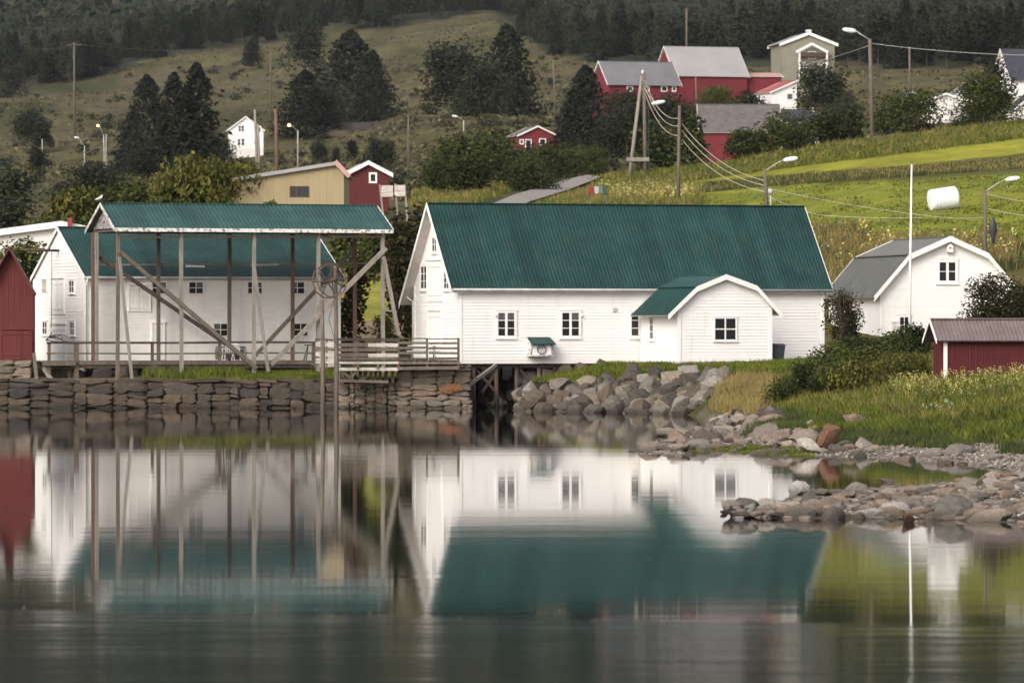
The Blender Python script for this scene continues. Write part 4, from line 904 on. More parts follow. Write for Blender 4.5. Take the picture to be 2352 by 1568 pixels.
def stone(me, loc, s, parent=None, name='stone', rz=None, tilt=.3, mat=None):
    o = bpy.data.objects.new(name, me); COL.objects.link(o); o.parent = parent
    o.location = loc; o.scale = s; o.rotation_euler = (rnd.uniform(-tilt, tilt), rnd.uniform(-tilt, tilt), rnd.uniform(0, 6.28) if rz is None else rz)
    if mat: o.material_slots[0].link = 'OBJECT'; o.material_slots[0].material = M[mat]
    return o
ROCK = [rock_mesh('stone', i, mat='stone') for i in range(9)]
BLOCK = [rock_mesh('stone', 40 + i, box=True, sub=3, mat='quaystone', soft=.16) for i in range(9)]
SHORE = [rock_mesh('stone', 80 + i, mat='shorestone', planes=9, soft=.06) for i in range(9)]

# quay wall: irregular courses of blocks
qw = empty('quay_wall', (XU(500, 290), 290.3, 0), 0, 'long dry-stone quay wall of dark irregular blocks along the water on the left', 'quay wall')
mb = MB(); mb.box(XU(-420, 290.4), XU(1086, 290.4), 290.22, 290.9, -1.2, 1.40); o = mb.build('wall_core', M['wood_dark'], qw); o.location = -Vector(qw.location)
zc = [-.45, -.02, .36, .74, 1.06, 1.28, 1.46]
def laid(parent, xa, xb, zs, Y, mats, wmin, wmax, meshes, top_jag=0, dy=.0, dep=.5, hmin=.16, hmax=.50, cap=.0):
    """irregular masonry: the face is split again and again into blocks of uneven size"""
    def put(a, b_, c_, d_):
        o = stone(rnd.choice(meshes), Vector(((a + b_) / 2 + rnd.uniform(-.03, .03), Y - rnd.uniform(0, .14), (c_ + d_) / 2 + rnd.uniform(-.015, .015))) - parent.location,
                  ((b_ - a) / 2 * rnd.uniform(.97, 1.1), dep * rnd.uniform(.85, 1.15), (d_ - c_) / 2 * rnd.uniform(1.04, 1.2)), parent, rz=rnd.uniform(-.1, .1) + (math.pi if rnd.random() < .5 else 0), tilt=.06, mat=mats)
        o.rotation_euler[1] = rnd.uniform(-.11, .11)
    def split(a, b_, c_, d_):
        w_, h = b_ - a, d_ - c_
        if w_ > wmax or (w_ > wmin * 2 and w_ > h * 2.2 and rnd.random() < .8):
            t = a + w_ * rnd.uniform(.28, .72); split(a, t, c_, d_); split(t, b_, c_, d_)
        elif h > hmax or (h > hmin * 2 and w_ < h * 1.7 and rnd.random() < .75) or (h > hmin * 2.2 and rnd.random() < .35):
            t = c_ + h * rnd.uniform(.24, .76); split(a, b_, c_, t); split(a, b_, t, d_)
        else: put(a, b_, c_, d_)
    z0, z1 = zs[0], zs[-1]; x = xa
    if cap:
        while x < xb:
            e = min(x + rnd.uniform(1.0, 2.2), xb + .05); put(x, e, z1 - cap, z1); x = e
        z1 -= cap * .9
    x = xa
    while x < xb:
        e = x + rnd.uniform(wmin * 2, wmax * 2.2); e = xb if e > xb - wmin else e
        split(x, e, z0, z1); x = e + .001
laid(qw, XU(-300, 290), XU(905, 290), [-.5, 1.47], 290.4, None, .72, 1.7, BLOCK, cap=.2, hmin=.26, hmax=.66)
mb = MB(); 
# stone pier under the platform
sp = empty('stone_pier', (XU(990, 288.3), 288.6, 0), 0, 'stone pier of pale rubble with an orange lichen patch below the railed platform', 'pier')
xa, xb = XU(905, 288), XU(1080, 288)
mb = MB(); mb.box(xa + .15, xb - .1, 288.65, 294.5, -1.2, 2.12); o = mb.build('pier_core', M['concrete'], sp); o.location = -sp.location
PZ = [rock_mesh('stone', 140 + i, box=True, sub=3, mat='pierstone', soft=.22) for i in range(6)]
laid(sp, xa + .1, xb + .1, [-.4, .42], 288.4, None, .6, 1.2, PZ, dep=.5, hmin=.25, hmax=.45)
laid(sp, xa + .12, xb - .02, [.42, 2.2], 288.5, None, .7, 1.7, PZ, dep=.42, cap=.15, hmin=.16, hmax=.4)
bm = bmesh.new(); c_ = bm.verts.new((XU(1036, 288), 287.78, ZV(893, 288))); ring = []
for k in range(26):
    t_ = 2 * math.pi * k / 26; rr = .9 + .55 * noise.noise(Vector((math.cos(t_) * 2.6, math.sin(t_) * 2.6, 3)))
    ring.append(bm.verts.new((XU(1036, 288) + .68 * rr * math.cos(t_), 287.86 + .04 * noise.noise(Vector((k, 0, 0))), ZV(892, 288) + .27 * rr * math.sin(t_))))
for k in range(26): bm.faces.new((c_, ring[k], ring[(k + 1) % 26]))
me = bpy.data.meshes.new('lichen_patch'); bm.to_mesh(me); bm.free(); me.materials.append(M['lichen']); link('lichen_patch', me, sp, -sp.location)
# rubble part left of the pier
rb = empty('rubble_wall', (XU(840, 288.5), 288.9, 0), 0, 'rubble wall of pinkish stones between the two tall piles and the stone pier', 'wall')
mb = MB(); mb.box(XU(778, 289), XU(912, 289), 288.95, 294, -1.2, 1.36); o = mb.build('wall_core', M['concrete'], rb); o.location = -rb.location
laid(rb, XU(776, 288.6), XU(910, 288.6), [-.4, 1.38], 288.85, None, .3, .8, PZ, dep=.45, hmin=.18, hmax=.42)
# foundation stones under the red boathouse and heaps below the deck
fd = empty('boathouse_footing', (XU(20, 292), 292.4, 1.5), 0, 'rough stone footing below the red boathouse', 'footing')
laid(fd, XU(-60, 292), XU(72, 292), [1.4, 1.75, 2.02, 2.4], 292.4, None, .6, 1.3, PZ, dep=.45)
for i in range(16):
    U = rnd.uniform(130, 460); Y = rnd.uniform(292.2, 293.6); p = GP(U, Y); s__ = rnd.uniform(.2, .42)
    stone(rnd.choice(BLOCK), p + Vector((0, 0, s__ * .5)) - fd.location, (s__ * 1.3, s__, s__ * .8), fd)
for U0, V0, U1, V1, m_ in ((84, 872, 78, 812, 'wood'), (120, 874, 100, 845, 'wood_pale')):
    mb = MB(); mb.beam(P(U0, V0, 291.0), P(U1, V1, 291.8), .16, .16); tag(mb.build('prop_post', M[m_]), 'short upright post between red boathouse and deck' if U0 < 100 else 'slanting pale prop under the left end of the deck', 'post')

# riprap embankment in front of the warehouse
rp = empty('riprap', (XU(1400, 280), 280, 0), 0, 'steep heap of big angular grey boulders along the shore in front of the white annex', 'riprap')
pts = []
for smin, smax, cap_, gap in ((.46, .66, 46, .80), (.30, .46, 118, .74), (.16, .28, 120, .64)):
    n0 = len(pts); tries = 0
    while len(pts) < n0 + cap_ and tries < 14000:
        tries += 1; U = rnd.uniform(1186, 1665); Y = rnd.uniform(266, 289.5); z = G(U, Y)
        lim = 1.62 if U > 1480 else (.75 + max(0, (U - 1190)) / 290 * .9)
        if z < -.3 or z > lim: continue
        if z > lim - .25 and smin > .5: continue
        s__ = rnd.uniform(smin, smax); x = XU(U, Y)
        if any((x - a) ** 2 + ((Y - b_) * .62) ** 2 + ((z - c__) * 1.0) ** 2 < ((s__ + r_) * gap) ** 2 for a, b_, c__, r_ in pts): continue
        pts.append((x, Y, z, s__))
for x, Y, z, s__ in pts:
    stone(rnd.choice(ROCK), Vector((x, Y, z + s__ * .30)) - rp.location, (s__ * rnd.uniform(1.0, 1.35), s__ * rnd.uniform(.8, 1.1), s__ * rnd.uniform(.68, .95)), rp, tilt=.5)
for (U, V, w_, h_, m_) in ((1530, 912, 66, 46, None), (1570, 905, 60, 30, None), (1430, 912, 52, 32, 'pink_stone'), (1520, 866, 58, 26, 'pink_stone'), (1565, 865, 50, 24, None), (1396, 918, 40, 44, None), (1340, 925, 50, 30, None), (1473, 945, 40, 34, 'shorestone'), (1228, 915, 60, 40, None), (1290, 880, 60, 30, None), (1350, 878, 56, 30, None)):
    Y = 284 - (V - 866) * .13; stone(rnd.choice(ROCK), P(U, V, Y) - rp.location, (w_ / 2 * Y / F * 1.15, .6, h_ / 2 * Y / F * 1.15), rp, tilt=.15, rz=rnd.uniform(-.4, .4), mat=m_)
pt_ = empty('rocky_point', (XU(1700, 215), 215, 0), 0, 'rocky point of tumbled boulders between the riprap and the gravel beach', 'rocks')
for i in range(34):
    U = rnd.uniform(1630, 1800); Y = rnd.uniform(208, 236) ; p = GP(U, Y); s__ = rnd.uniform(.15, .38)
    if p.z > .62: continue
    stone(rnd.choice(ROCK), p + Vector((0, 0, s__ * .25)) - pt_.location, (s__ * 1.3, s__, s__ * .8), pt_, mat=rnd.choice(['stone', 'quaystone', 'shorestone']))
nb_ = 0; tries = 0; pts = []
while nb_ < 120 and tries < 9000:
    tries += 1; U = rnd.uniform(1560, 1880); Y = rnd.uniform(184, 236); p = GP(U, Y)
    if p.z < -.05 or p.z > .62 or (U > 1800 and p.z > .5): continue
    s__ = rnd.uniform(.10, .22) if rnd.random() < .65 else rnd.uniform(.22, .38)
    if any((p.x - a) ** 2 + ((Y - b_) * .5) ** 2 < ((s__ + r_) * .9) ** 2 for a, b_, r_ in pts): continue
    pts.append((p.x, Y, s__)); nb_ += 1; stone(rnd.choice(ROCK + SHORE), p + Vector((0, 0, s__ * .3)) - pt_.location, (s__ * 1.25, s__, s__ * rnd.uniform(.65, .9)), pt_, mat=rnd.choice(['stone', 'shorestone', 'shorestone', 'stone', 'pink_stone']))
# dark stones under the warehouse
uf = empty('underfloor_rocks', (XU(1250, 296), 296, 0), 0, 'dark rocks in the shade between the stilts under the white warehouse', 'rocks')
for i in range(46):
    U = rnd.uniform(1095, 1400); Y = rnd.uniform(294, 299.5); p = GP(U, Y); s__ = rnd.uniform(.25, .6)
    stone(rnd.choice(ROCK), p + Vector((0, 0, .1)) - uf.location, (s__ * 1.2, s__, s__), uf)

# gravel tongue and shore stones
shore_root = empty('beach_stones', (XU(1800, 190), 190, 0), 0, 'loose mixed stones scattered along the gravel beach below the grassy bank', 'stones')
cnt = 0; tries = 0; pts = []
while cnt < 280 and tries < 40000:
    tries += 1; U = rnd.uniform(1400, 2420); Y = rnd.uniform(160, 225); z = G(U, Y)
    if z < -.09 or z > (.34 if U < 1900 else .2): continue
    if U > 1700 and z > .22 and rnd.random() < .7: continue
    s__ = rnd.uniform(.06, .14) if rnd.random() < .75 else rnd.uniform(.14, .32)
    if U < 1500: s__ *= .8
    x = XU(U, Y)
    if any((x - a) ** 2 + ((Y - b_) * .6) ** 2 < ((s__ + r_) * .85) ** 2 for a, b_, r_ in pts): continue
    pts.append((x, Y, s__)); cnt += 1
    stone(rnd.choice(SHORE), Vector((x, Y, z + s__ * .25)) - shore_root.location, (s__ * rnd.uniform(1, 1.4), s__ * 1.1, s__ * rnd.uniform(.6, .85)), shore_root, tilt=.25)
# gravel
def pebbles(name, n, region, smin, smax, mat, zoff=.01):
    base = np.array([(1,0,0),(-1,0,0),(0,1,0),(0,-1,0),(0,0,1),(0,0,-.6)], float)
    F8 = np.array([(0,2,4),(2,1,4),(1,3,4),(3,0,4),(2,0,5),(1,2,5),(3,1,5),(0,3,5)])
    C = []
    while len(C) < n:
        U, Y = region(); z = G(U, Y)
        if -.05 < z < .36: C.append((XU(U, Y), Y, z + zoff, rnd.uniform(smin, smax)))
    C = np.array(C); n = len(C); a = npr.rand(n) * 6.28; ca, sa = np.cos(a), np.sin(a)
    v = base[None] * C[:, 3][:, None, None] * np.stack([1 + .5 * npr.rand(n, 6), .8 + .4 * npr.rand(n, 6), .6 + .2 * npr.rand(n, 6)], -1)
    x = v[..., 0] * ca[:, None] - v[..., 1] * sa[:, None]; y = v[..., 0] * sa[:, None] + v[..., 1] * ca[:, None]
    v = np.stack([x, y, v[..., 2]], -1) + C[:, None, :3]
    f = (F8[None] + (np.arange(n) * 6)[:, None, None]).reshape(-1, 3)
    me = bpy.data.meshes.new(name); me.vertices.add(n * 6); me.vertices.foreach_set('co', v.reshape(-1).astype(np.float32))
    me.loops.add(f.size); me.loops.foreach_set('vertex_index', f.reshape(-1).astype(np.int32)); me.polygons.add(len(f)); me.polygons.foreach_set('loop_start', np.arange(0, f.size, 3, dtype=np.int32)); me.update(calc_edges=True)
    me.materials.append(M[mat]); return tag(link(name, me), kind='stuff')
mp, nt, b = newmat('pebbles'); g = nt.nodes.new('ShaderNodeNewGeometry')
nt.links.new(ramp(nt, g.outputs['Random Per Island'], [(0, (.07, .055, .045)), (.3, (.17, .12, .09)), (.6, (.24, .20, .165)), (.85, (.14, .135, .13)), (1, (.42, .38, .33))]), b.inputs['Base Color']); b.inputs['Roughness'].default_value = .9; M['pebble'] = mp
pebbles('gravel', 11000, lambda: (rnd.uniform(1430, 2500), rnd.uniform(160, 205)), .03, .085, 'pebble')

# stone spit in the foreground
spit = empty('spit_stones', (XU(2100, 128), 128, 0), 0, 'low spit of mixed rounded stones reaching into the water at the lower right', 'stones')
pts = []; cnt = 0; tries = 0; extra = []
while cnt < 720 and tries < 60000:
    tries += 1; U = rnd.uniform(1685, 2480); c_ = np.interp(U, SU, SY); h = np.interp(U, SU, SH); Y = c_ + h * rnd.uniform(-1.0, 1.02)
    edge = abs(Y - c_) / h; z = .20 * (1 - edge ** 2)
    s__ = rnd.uniform(.05, .10) if rnd.random() < .62 else rnd.uniform(.10, .20)
    if Y < c_ - h * .6 and rnd.random() < .5: s__ *= 1.45
    x = XU(U, Y)
    if any((x - a) ** 2 + ((Y - b_) * .8) ** 2 < ((s__ + r_) * (.80 if edge > .6 else 1.02)) ** 2 for a, b_, r_ in pts): continue
    pts.append((x, Y, s__)); cnt += 1; extra.append((s__, x, Y, z))
extra.sort(reverse=True)
for s__, x, Y, z in extra[:296]:
    stone(rnd.choice(SHORE), Vector((x, Y, z + s__ * .22)) - spit.location, (s__ * rnd.uniform(1.05, 1.5), s__ * 1.1, s__ * rnd.uniform(.6, .9)), spit, tilt=.22)
C = [e for e in extra[296:]]
small = MB()
for s__, x, Y, z in C:
    me = rnd.choice(SHORE); a = rnd.uniform(0, 6.28); vs = []
    for v in me.vertices:
        p = v.co; vs.append((x + (p.x * math.cos(a) - p.y * math.sin(a)) * s__ * 1.2, Y + (p.x * math.sin(a) + p.y * math.cos(a)) * s__, z + s__ * .2 + p.z * s__ * .7))
    small.add(vs, [tuple(pl.vertices) for pl in me.polygons])
me_o = small.build('small_stones', M['pebble'], smooth=False); me_o.parent = spit; me_o.location = -spit.location; me_o['kind'] = 'stuff'
pebbles('spit_gravel', 6000, lambda: (lambda U: (U, np.interp(U, SU, SY) + np.interp(U, SU, SH) * rnd.uniform(-.85, .9)))(rnd.uniform(1720, 2480)), .02, .06, 'pebble')

# boulders one can point to
def boulder(label, U, Vb, w_, h_, mat, mesh=None, Y=None, sink=.15, rz=None):
    if Y is None: Y = F * H0 / (Vb - VH)
    s__ = Y / F; z = ZV(Vb, Y)
    o = stone(mesh or rnd.choice(SHORE), (XU(U, Y), Y, z + h_ * s__ * (.5 - sink)), (w_ * s__ * .56, w_ * s__ * .5, h_ * s__ * .60), None, 'boulder', rz=rz if rz is not None else rnd.uniform(-.5, .5), tilt=.08, mat=mat)
    return tag(o, label, 'boulder')
bl = [('large rust-brown upright boulder on the gravel, tallest of the beach boulders', 1903, 1019, 44, 50, 'orange_stone', 182),
 ('tan rounded boulder leaning against the large rust-brown boulder', 1857, 1018, 46, 42, 'shorestone', 183),
 ('white smooth boulder in front of the tan boulder on the gravel', 1863, 1036, 40, 30, 'pale_stone', 179),
 ('pinkish round boulder sunk in grass above the rust-brown boulder', 1968, 985, 48, 38, 'pink_stone', 196),
 ('orange-brown boulder on the rocky point beside a pink one', 1703, 994, 34, 26, 'orange_stone', 215),
 ('pink boulder touching the orange-brown boulder on the rocky point', 1673, 994, 28, 20, 'pink_stone', 214),
 ('grey sloping boulder at the back of the rocky point', 1645, 994, 40, 34, 'stone', 214),
 ('dark grey ridged boulder at the water edge of the rocky point', 1640, 1023, 46, 38, 'stone', 194),
 ('grey-pink blocky boulder in the middle of the rocky point', 1683, 1023, 46, 34, 'pink_stone', 196),
 ('long low grey slab at the left tip of the rocky point', 1604, 1028, 46, 26, 'stone', 186),
 ('dark long flat slab on the rocky point', 1725, 1015, 60, 20, 'black_stone', 198),
 ('brown low stone at the outer end of the rocky point', 1557, 1033, 46, 18, 'shorestone', 182),
 ('small brown stone alone in the water left of the rocky point', 1506, 1032, 30, 12, 'shorestone', 184),
 ('pale rough boulder in the rushes right of the pinkish round one', 2054, 995, 30, 22, 'pale_stone', 193),
 ('pink pointed boulder in the grass below the bank', 2120, 1000, 30, 22, 'pink_stone', 191),
 ('flat white boulder in the grass at the foot of the bank', 2205, 998, 36, 16, 'pale_stone', 192),
 ('grey boulder half covered by grass below the bank', 2248, 1010, 36, 18, 'stone', 188),
 ('brown boulder of the trio at the grass edge on the right', 2346, 1032, 34, 26, 'pink_stone', 176),
 ('pale boulder of the trio at the grass edge on the right', 2366, 1024, 30, 22, 'shorestone', 180),
 ('pointed white-grey rock standing alone in the pool behind the spit', 1830, 1135, 36, 22, 'pale_stone', None),
 ('flat tan rock in the pool, right of the pointed white rock', 1884, 1135, 36, 10, 'shorestone', None),
 ('low brown-grey rock in the pool next to the flat tan rock', 1925, 1135, 36, 16, 'shorestone', None),
 ('broad grey slab rock on the pool side of the spit', 1968, 1138, 60, 34, 'stone', None),
 ('black jagged rock at the left tip of the spit', 1707, 1186, 50, 22, 'black_stone', None),
 ('tiny dark triangular rock in the water left of the spit', 1665, 1180, 12, 8, 'black_stone', None),
 ('tan rounded rock next to the black rock at the tip of the spit', 1757, 1186, 50, 26, 'shorestone', None),
 ('smooth pale oval stone at the front edge of the spit', 1993, 1190, 54, 24, 'pale_stone', None),
 ('large pale cracked boulder on the front edge of the spit', 2056, 1185, 60, 42, 'pale_stone', None),
 ('grey peaked boulder on the spit right of the pale cracked one', 2180, 1192, 66, 40, 'stone', None),
 ('tan round stone in front of the pale cracked boulder', 2085, 1200, 26, 24, 'orange_stone', None),
 ('small round stone alone in the middle of the pool', 2038, 1107, 28, 12, 'shorestone', None)]
PEAK = rock_mesh('boulder', 301, planes=7, soft=.05); PEAK.materials[0] = M['pale_stone']
for lab, U, Vb, w_, h_, m_, Y in bl:
    boulder(lab, U, Vb, w_, h_, m_, Y=Y, mesh=PEAK if 'pointed' in lab or 'peaked' in lab else None)

# ------------------------------------------------------------------ vegetation
def rquads(C, size, out=None, flat=0.0, aspect=1.0):
    n = len(C); d = npr.normal(size=(n, 3))
    if out is not None: d = d * .8 + out * 1.0
    d[:, 2] += flat; d /= np.linalg.norm(d, axis=1)[:, None] + 1e-9
    r = npr.normal(size=(n, 3)); a = np.cross(d, r); a /= np.linalg.norm(a, axis=1)[:, None] + 1e-9; b_ = np.cross(d, a)
    s = (size * (.6 + .8 * npr.rand(n)))[:, None] if np.isscalar(size) else size[:, None]
    a = a * s * aspect; b_ = b_ * s
    j = lambda: (1 + .35 * (npr.rand(n, 1) - .5))
    return np.stack([C - a * j(), C - b_ * j() * .7, C + a * j(), C + b_ * j() * .9], 1)
def bush_pts(n, lobes, rs, shell=.35):
    """points near the surface of overlapping lobes filling a unit box (x,y -1..1, z 0..1)"""
    L = []
    for i in range(lobes):
        t = rs.rand() * 6.28; q_ = rs.rand() ** .6 * .68; z = .12 + rs.rand() * .66; q_ *= (1.15 - z * .75)
        L.append((q_ * math.cos(t), q_ * math.sin(t), z, .20 + rs.rand() * .22))
    C = []; O = []
    per = n // lobes
    for x, y, z, r in L:
        d = rs.normal(size=(per, 3)); d /= np.linalg.norm(d, axis=1)[:, None]
        rr = (1 - shell * rs.rand(per) ** 1.5)[:, None]
        p = d * rr * np.array([r * 1.25, r * 1.25, r * .8]) + np.array([x, y, z]); p[:, 2] = np.abs(p[:, 2])
        C.append(p); O.append(d)
    return np.concatenate(C), np.concatenate(O)
def bush_mesh(name, mat, seed, n=5200, lobes=26, leaf=.05, aspect=1.0, W=1, Hh=1):
    rs = np.random.RandomState(seed); C, O = bush_pts(n, lobes, rs)
    return quads_mesh(name, rquads(C, leaf, O, .3, aspect), M[mat])
def spruce_pts(n, rs, sharp=.62, base=.04):
    h = rs.rand(n) ** 1.25 * (1 - base) + base; lay = 15 + rs.randint(6); o1, o2 = rs.rand(2) * 6
    t = rs.rand(n) * 6.28; ph = (h * lay + .35 * np.sin(t * 2 + o1)) % 1.0
    env = np.where(h < .14, .72 + 2 * h, (1 - h) ** sharp * 1.06)
    rmax = env * (.74 + .26 * ph ** .7) + .012
    lump = 1 + .20 * np.sin(t * 3 + h * 17 + o2) + .14 * np.sin(t * 5 - h * 29 + o1) + .12 * rs.normal(size=n)
    r = rmax * lump * (1 - .55 * rs.rand(n) ** 2.2)
    return np.stack([r * np.cos(t), r * np.sin(t), h - .03 * r], -1), np.stack([np.cos(t), np.sin(t), np.full(n, .25)], -1)
SPEC = {'spruce': ('leaf_spruce', 's', .017, 1.35), 'leafy': ('leaf_mid', 't', .017, 1.0), 'leafy_dark': ('leaf_far', 't', .016, 1.0), 'birch': ('leaf_far', 't', .022, 1.0),
        'bush_dark': ('leaf_dark', 'b', .024, 1.1), 'bush_mid': ('leaf_mid', 'b', .024, 1.2), 'bush_yellow': ('leaf_yellow', 'b', .023, 1.5), 'bush_copper': ('leaf_copper', 'b', .017, 1.0), 'bush_far': ('leaf_far', 'b', .026, 1.1)}
RAT = [.14, .24, .38, .6, .95, 1.5]
def make_crown(kind, v, ri):
    """crown in real proportions (height 1, half width = ratio), stored with the width divided out"""
    mat, ty, leaf, asp = SPEC[kind]; ratio = RAT[ri]; rs = np.random.RandomState(zlib.crc32(repr((ty, v, ri)).encode()) % 9999 + len(kind))
    n = int(np.clip(3.1 * ratio / leaf ** 2 * (1.0 if ty != 's' else .8), 1500, 13000))
    if ty == 's': C, O = spruce_pts(n, rs)
    else:
        C, O = bush_pts(n, 30 if ty == 'b' else 26, rs, .5)
        if ty == 't': C[:, 2] = .14 + C[:, 2] * .86
    n = len(C); C = C * np.array([ratio, ratio, 1.0]); lf = leaf * (rs.rand(n) * .9 + .55)
    Q = rquads(C, lf, O * (.6 if ty == 's' else 1), .2, asp)
    if kind == 'bush_yellow':           # upright willow shoots
        Q[..., 2] = (Q[..., 2] - C[:, None, 2]) * 1.7 + C[:, None, 2]
    Q[..., 0] /= ratio; Q[..., 1] /= ratio
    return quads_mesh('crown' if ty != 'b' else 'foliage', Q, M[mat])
MESH = {}
def vm(kind, v, ratio):
    ri = int(np.argmin([abs(math.log(ratio / r_)) for r_ in RAT])); k = (kind, v, ri)
    if k not in MESH: MESH[k] = make_crown(kind, v, ri)
    return MESH[k]
TRUNK = None
def trunk_mesh():
    mb = MB(); mb.tube([(0, 0, -.08), (.01, 0, .25), (-.01, .01, .6), (0, 0, .93)], [.035, .026, .016, .004], 7)
    for i in range(7):
        t = i * 2.4; z = .22 + i * .09; r_ = .42 * (1 - z * .6); mb.tube([(0, 0, z), (math.cos(t) * r_ * .5, math.sin(t) * r_ * .5, z + .05), (math.cos(t) * r_, math.sin(t) * r_, z + .14)], [.012, .008, .003], 5)
    me = bpy.data.meshes.new('trunk'); me.from_pydata(mb.v, [], mb.f); me.materials.append(M['bark']); return me
TRUNK = trunk_mesh()
vcount = [0]
def plant(kind, U, Vtop, Y, wpx, label=None, cat='tree', group=None, name=None, dz=0, v=None, depth=1.0, sink=0.0, Vbase=None):
    """a tree or bush rooted in the ground at (U, Y), its top at picture row Vtop, wpx wide"""
    vcount[0] += 1; g = GP(U, Y); z0 = g.z - sink
    if Vbase is not None: z0 = max(z0, ZV(Vbase, Y)) if kind.startswith('bush') else z0
    hgt = max(ZV(Vtop, Y) - z0, .4); w_ = wpx / 2 * Y / F
    bushy = kind.startswith('bush')
    root = empty(name or ('bush' if bushy else ('spruce_tree' if kind == 'spruce' else 'leafy_tree')), (g.x, Y, z0), rnd.uniform(0, 6.28), label, cat if not (bushy and cat == 'tree') else 'bush', group)
    me = vm(kind, (vcount[0] if v is None else v) % 2, w_ / hgt)
    k = 1.34 if bushy else (1.12 if kind == 'spruce' else 1.25)
    link(me.name.split('.')[0], me, root, scale=(w_ * k, w_ * depth * k, hgt * 1.02))
    tw = min(hgt * .9, w_ * (1.3 if kind != 'spruce' else .55)); link('trunk' if not bushy else 'stem', TRUNK, root, scale=(tw, tw, hgt * (.9 if not bushy else .6)))
    return root
# spruces and trees on the left slope (label, kind, U, Vtop, Vfoot, width)
def foot(U, Vf, y0=330, y1=2600):
    """distance at which the ground in column U is seen at row Vf"""
    ys = np.geomspace(y0, y1, 500); zs = gz_arr(np.full(500, float(U)), ys); vs = VH - (zs - H0) * F / ys
    return float(ys[int(np.argmin(np.abs(vs - Vf)))])
TREES = [
 ('spruce', 338, 178, 400, 110, 'tall dark spruce at the left of the triple clump above the lamp posts'),
 ('spruce', 400, 172, 402, 90, 'middle reddish-dark spruce of the triple clump on the left slope'),
 ('spruce', 452, 150, 398, 100, 'right-hand dark spruce of the triple clump, behind the round bush'),
 ('spruce', 300, 260, 395, 60, 'low spruce at the left foot of the triple clump'),
 ('spruce', 805, 75, 285, 150, 'huge dark spruce right of the white farmhouse, tallest on the slope'),
 ('spruce', 700, 165, 318, 110, 'dark spruce between the white farmhouse and the huge spruce'),
 ('leafy_dark', 745, 190, 312, 120, 'bushy dark tree in front of the huge spruce'),
 ('spruce', 855, 120, 283, 90, 'spruce pressed against the right side of the huge spruce'),
 ('leafy_dark', 700, 40, 190, 90, 'grey rounded tree above the pair of dark spruces'),
 ('leafy_dark', 580, 80, 165, 45, 'slim grey tree alone in the upper meadow'),
 ('leafy_dark', 1040, 88, 290, 150, 'broad dark leafy tree left of centre on the slope'),
 ('leafy_dark', 1100, 130, 290, 110, 'dark leafy tree in the gap of the central clump'),
 ('spruce', 1165, 60, 270, 120, 'tall dark spruce at the right of the central clump'),
 ('leafy_dark', 1190, 180, 262, 80, 'lower round tree at the right foot of the central clump'),
 ('spruce', 1345, 155, 345, 110, 'broad brownish spruce left of the red farm'),
 ('spruce', 1322, 200, 342, 80, 'smaller spruce leaning on the brownish spruce'),
 ('leafy_dark', 62, 245, 350, 70, 'dark round tree on the left slope above the lamp posts'),
 ('leafy_dark', 98, 262, 350, 46, 'narrow dark tree beside the round one on the far left'),
 ('leafy_dark', 88, 338, 420, 44, 'small egg-shaped dark tree below the pair on the far left'),
 ('leafy_dark', 30, 140, 240, 60, 'grey-green tree at the left edge below the forest'),
 ('leafy_dark', 322, 325, 440, 66, 'columnar grey-green tree below the triple spruce clump'),
 ('leafy_dark', 472, 292, 392, 120, 'round dark bushy tree left of the white farmhouse'),
 ('leafy_dark', 735, 322, 380, 44, 'first of the small trees behind the maroon cottage, from the left'),
 ('leafy_dark', 772, 334, 380, 26, 'smallest of the trees in the row behind the maroon cottage'),
 ('leafy_dark', 808, 318, 380, 34, 'third of the small trees behind the maroon cottage'),
 ('leafy_dark', 857, 312, 400, 42, 'fourth of the small trees behind the maroon cottage'),
 ('leafy_dark', 890, 318, 410, 44, 'rightmost of the small trees behind the maroon cottage'),
 ('leafy', 1650, 196, 260, 110, 'round green tree in front of the big red barn'),
 ('leafy_dark', 1580, 235, 345, 90, 'dark tree between A-shaped pole and the grey roofed barn'),
 ('leafy_dark', 1440, 235, 380, 150, 'dark tree mass behind the A-shaped power pole'),
 ('leafy_dark', 1885, 138, 290, 120, 'dark tree in front of the grey-green villa'),
 ('leafy_dark', 1945, 215, 300, 80, 'dark tree left of the tall street lamp at the top right'),
 ('leafy', 2260, 160, 295, 150, 'leafy tree in front of the pale hillside house'),
 ('leafy_dark', 2290, 130, 280, 80, 'dark tree left of the navy-roofed house'),
]
for kind, U, Vt, Vf, wpx, lab in TREES: plant(kind, U, Vt, foot(U, Vf), wpx * (1.3 if kind == 'spruce' else 1.1), lab)
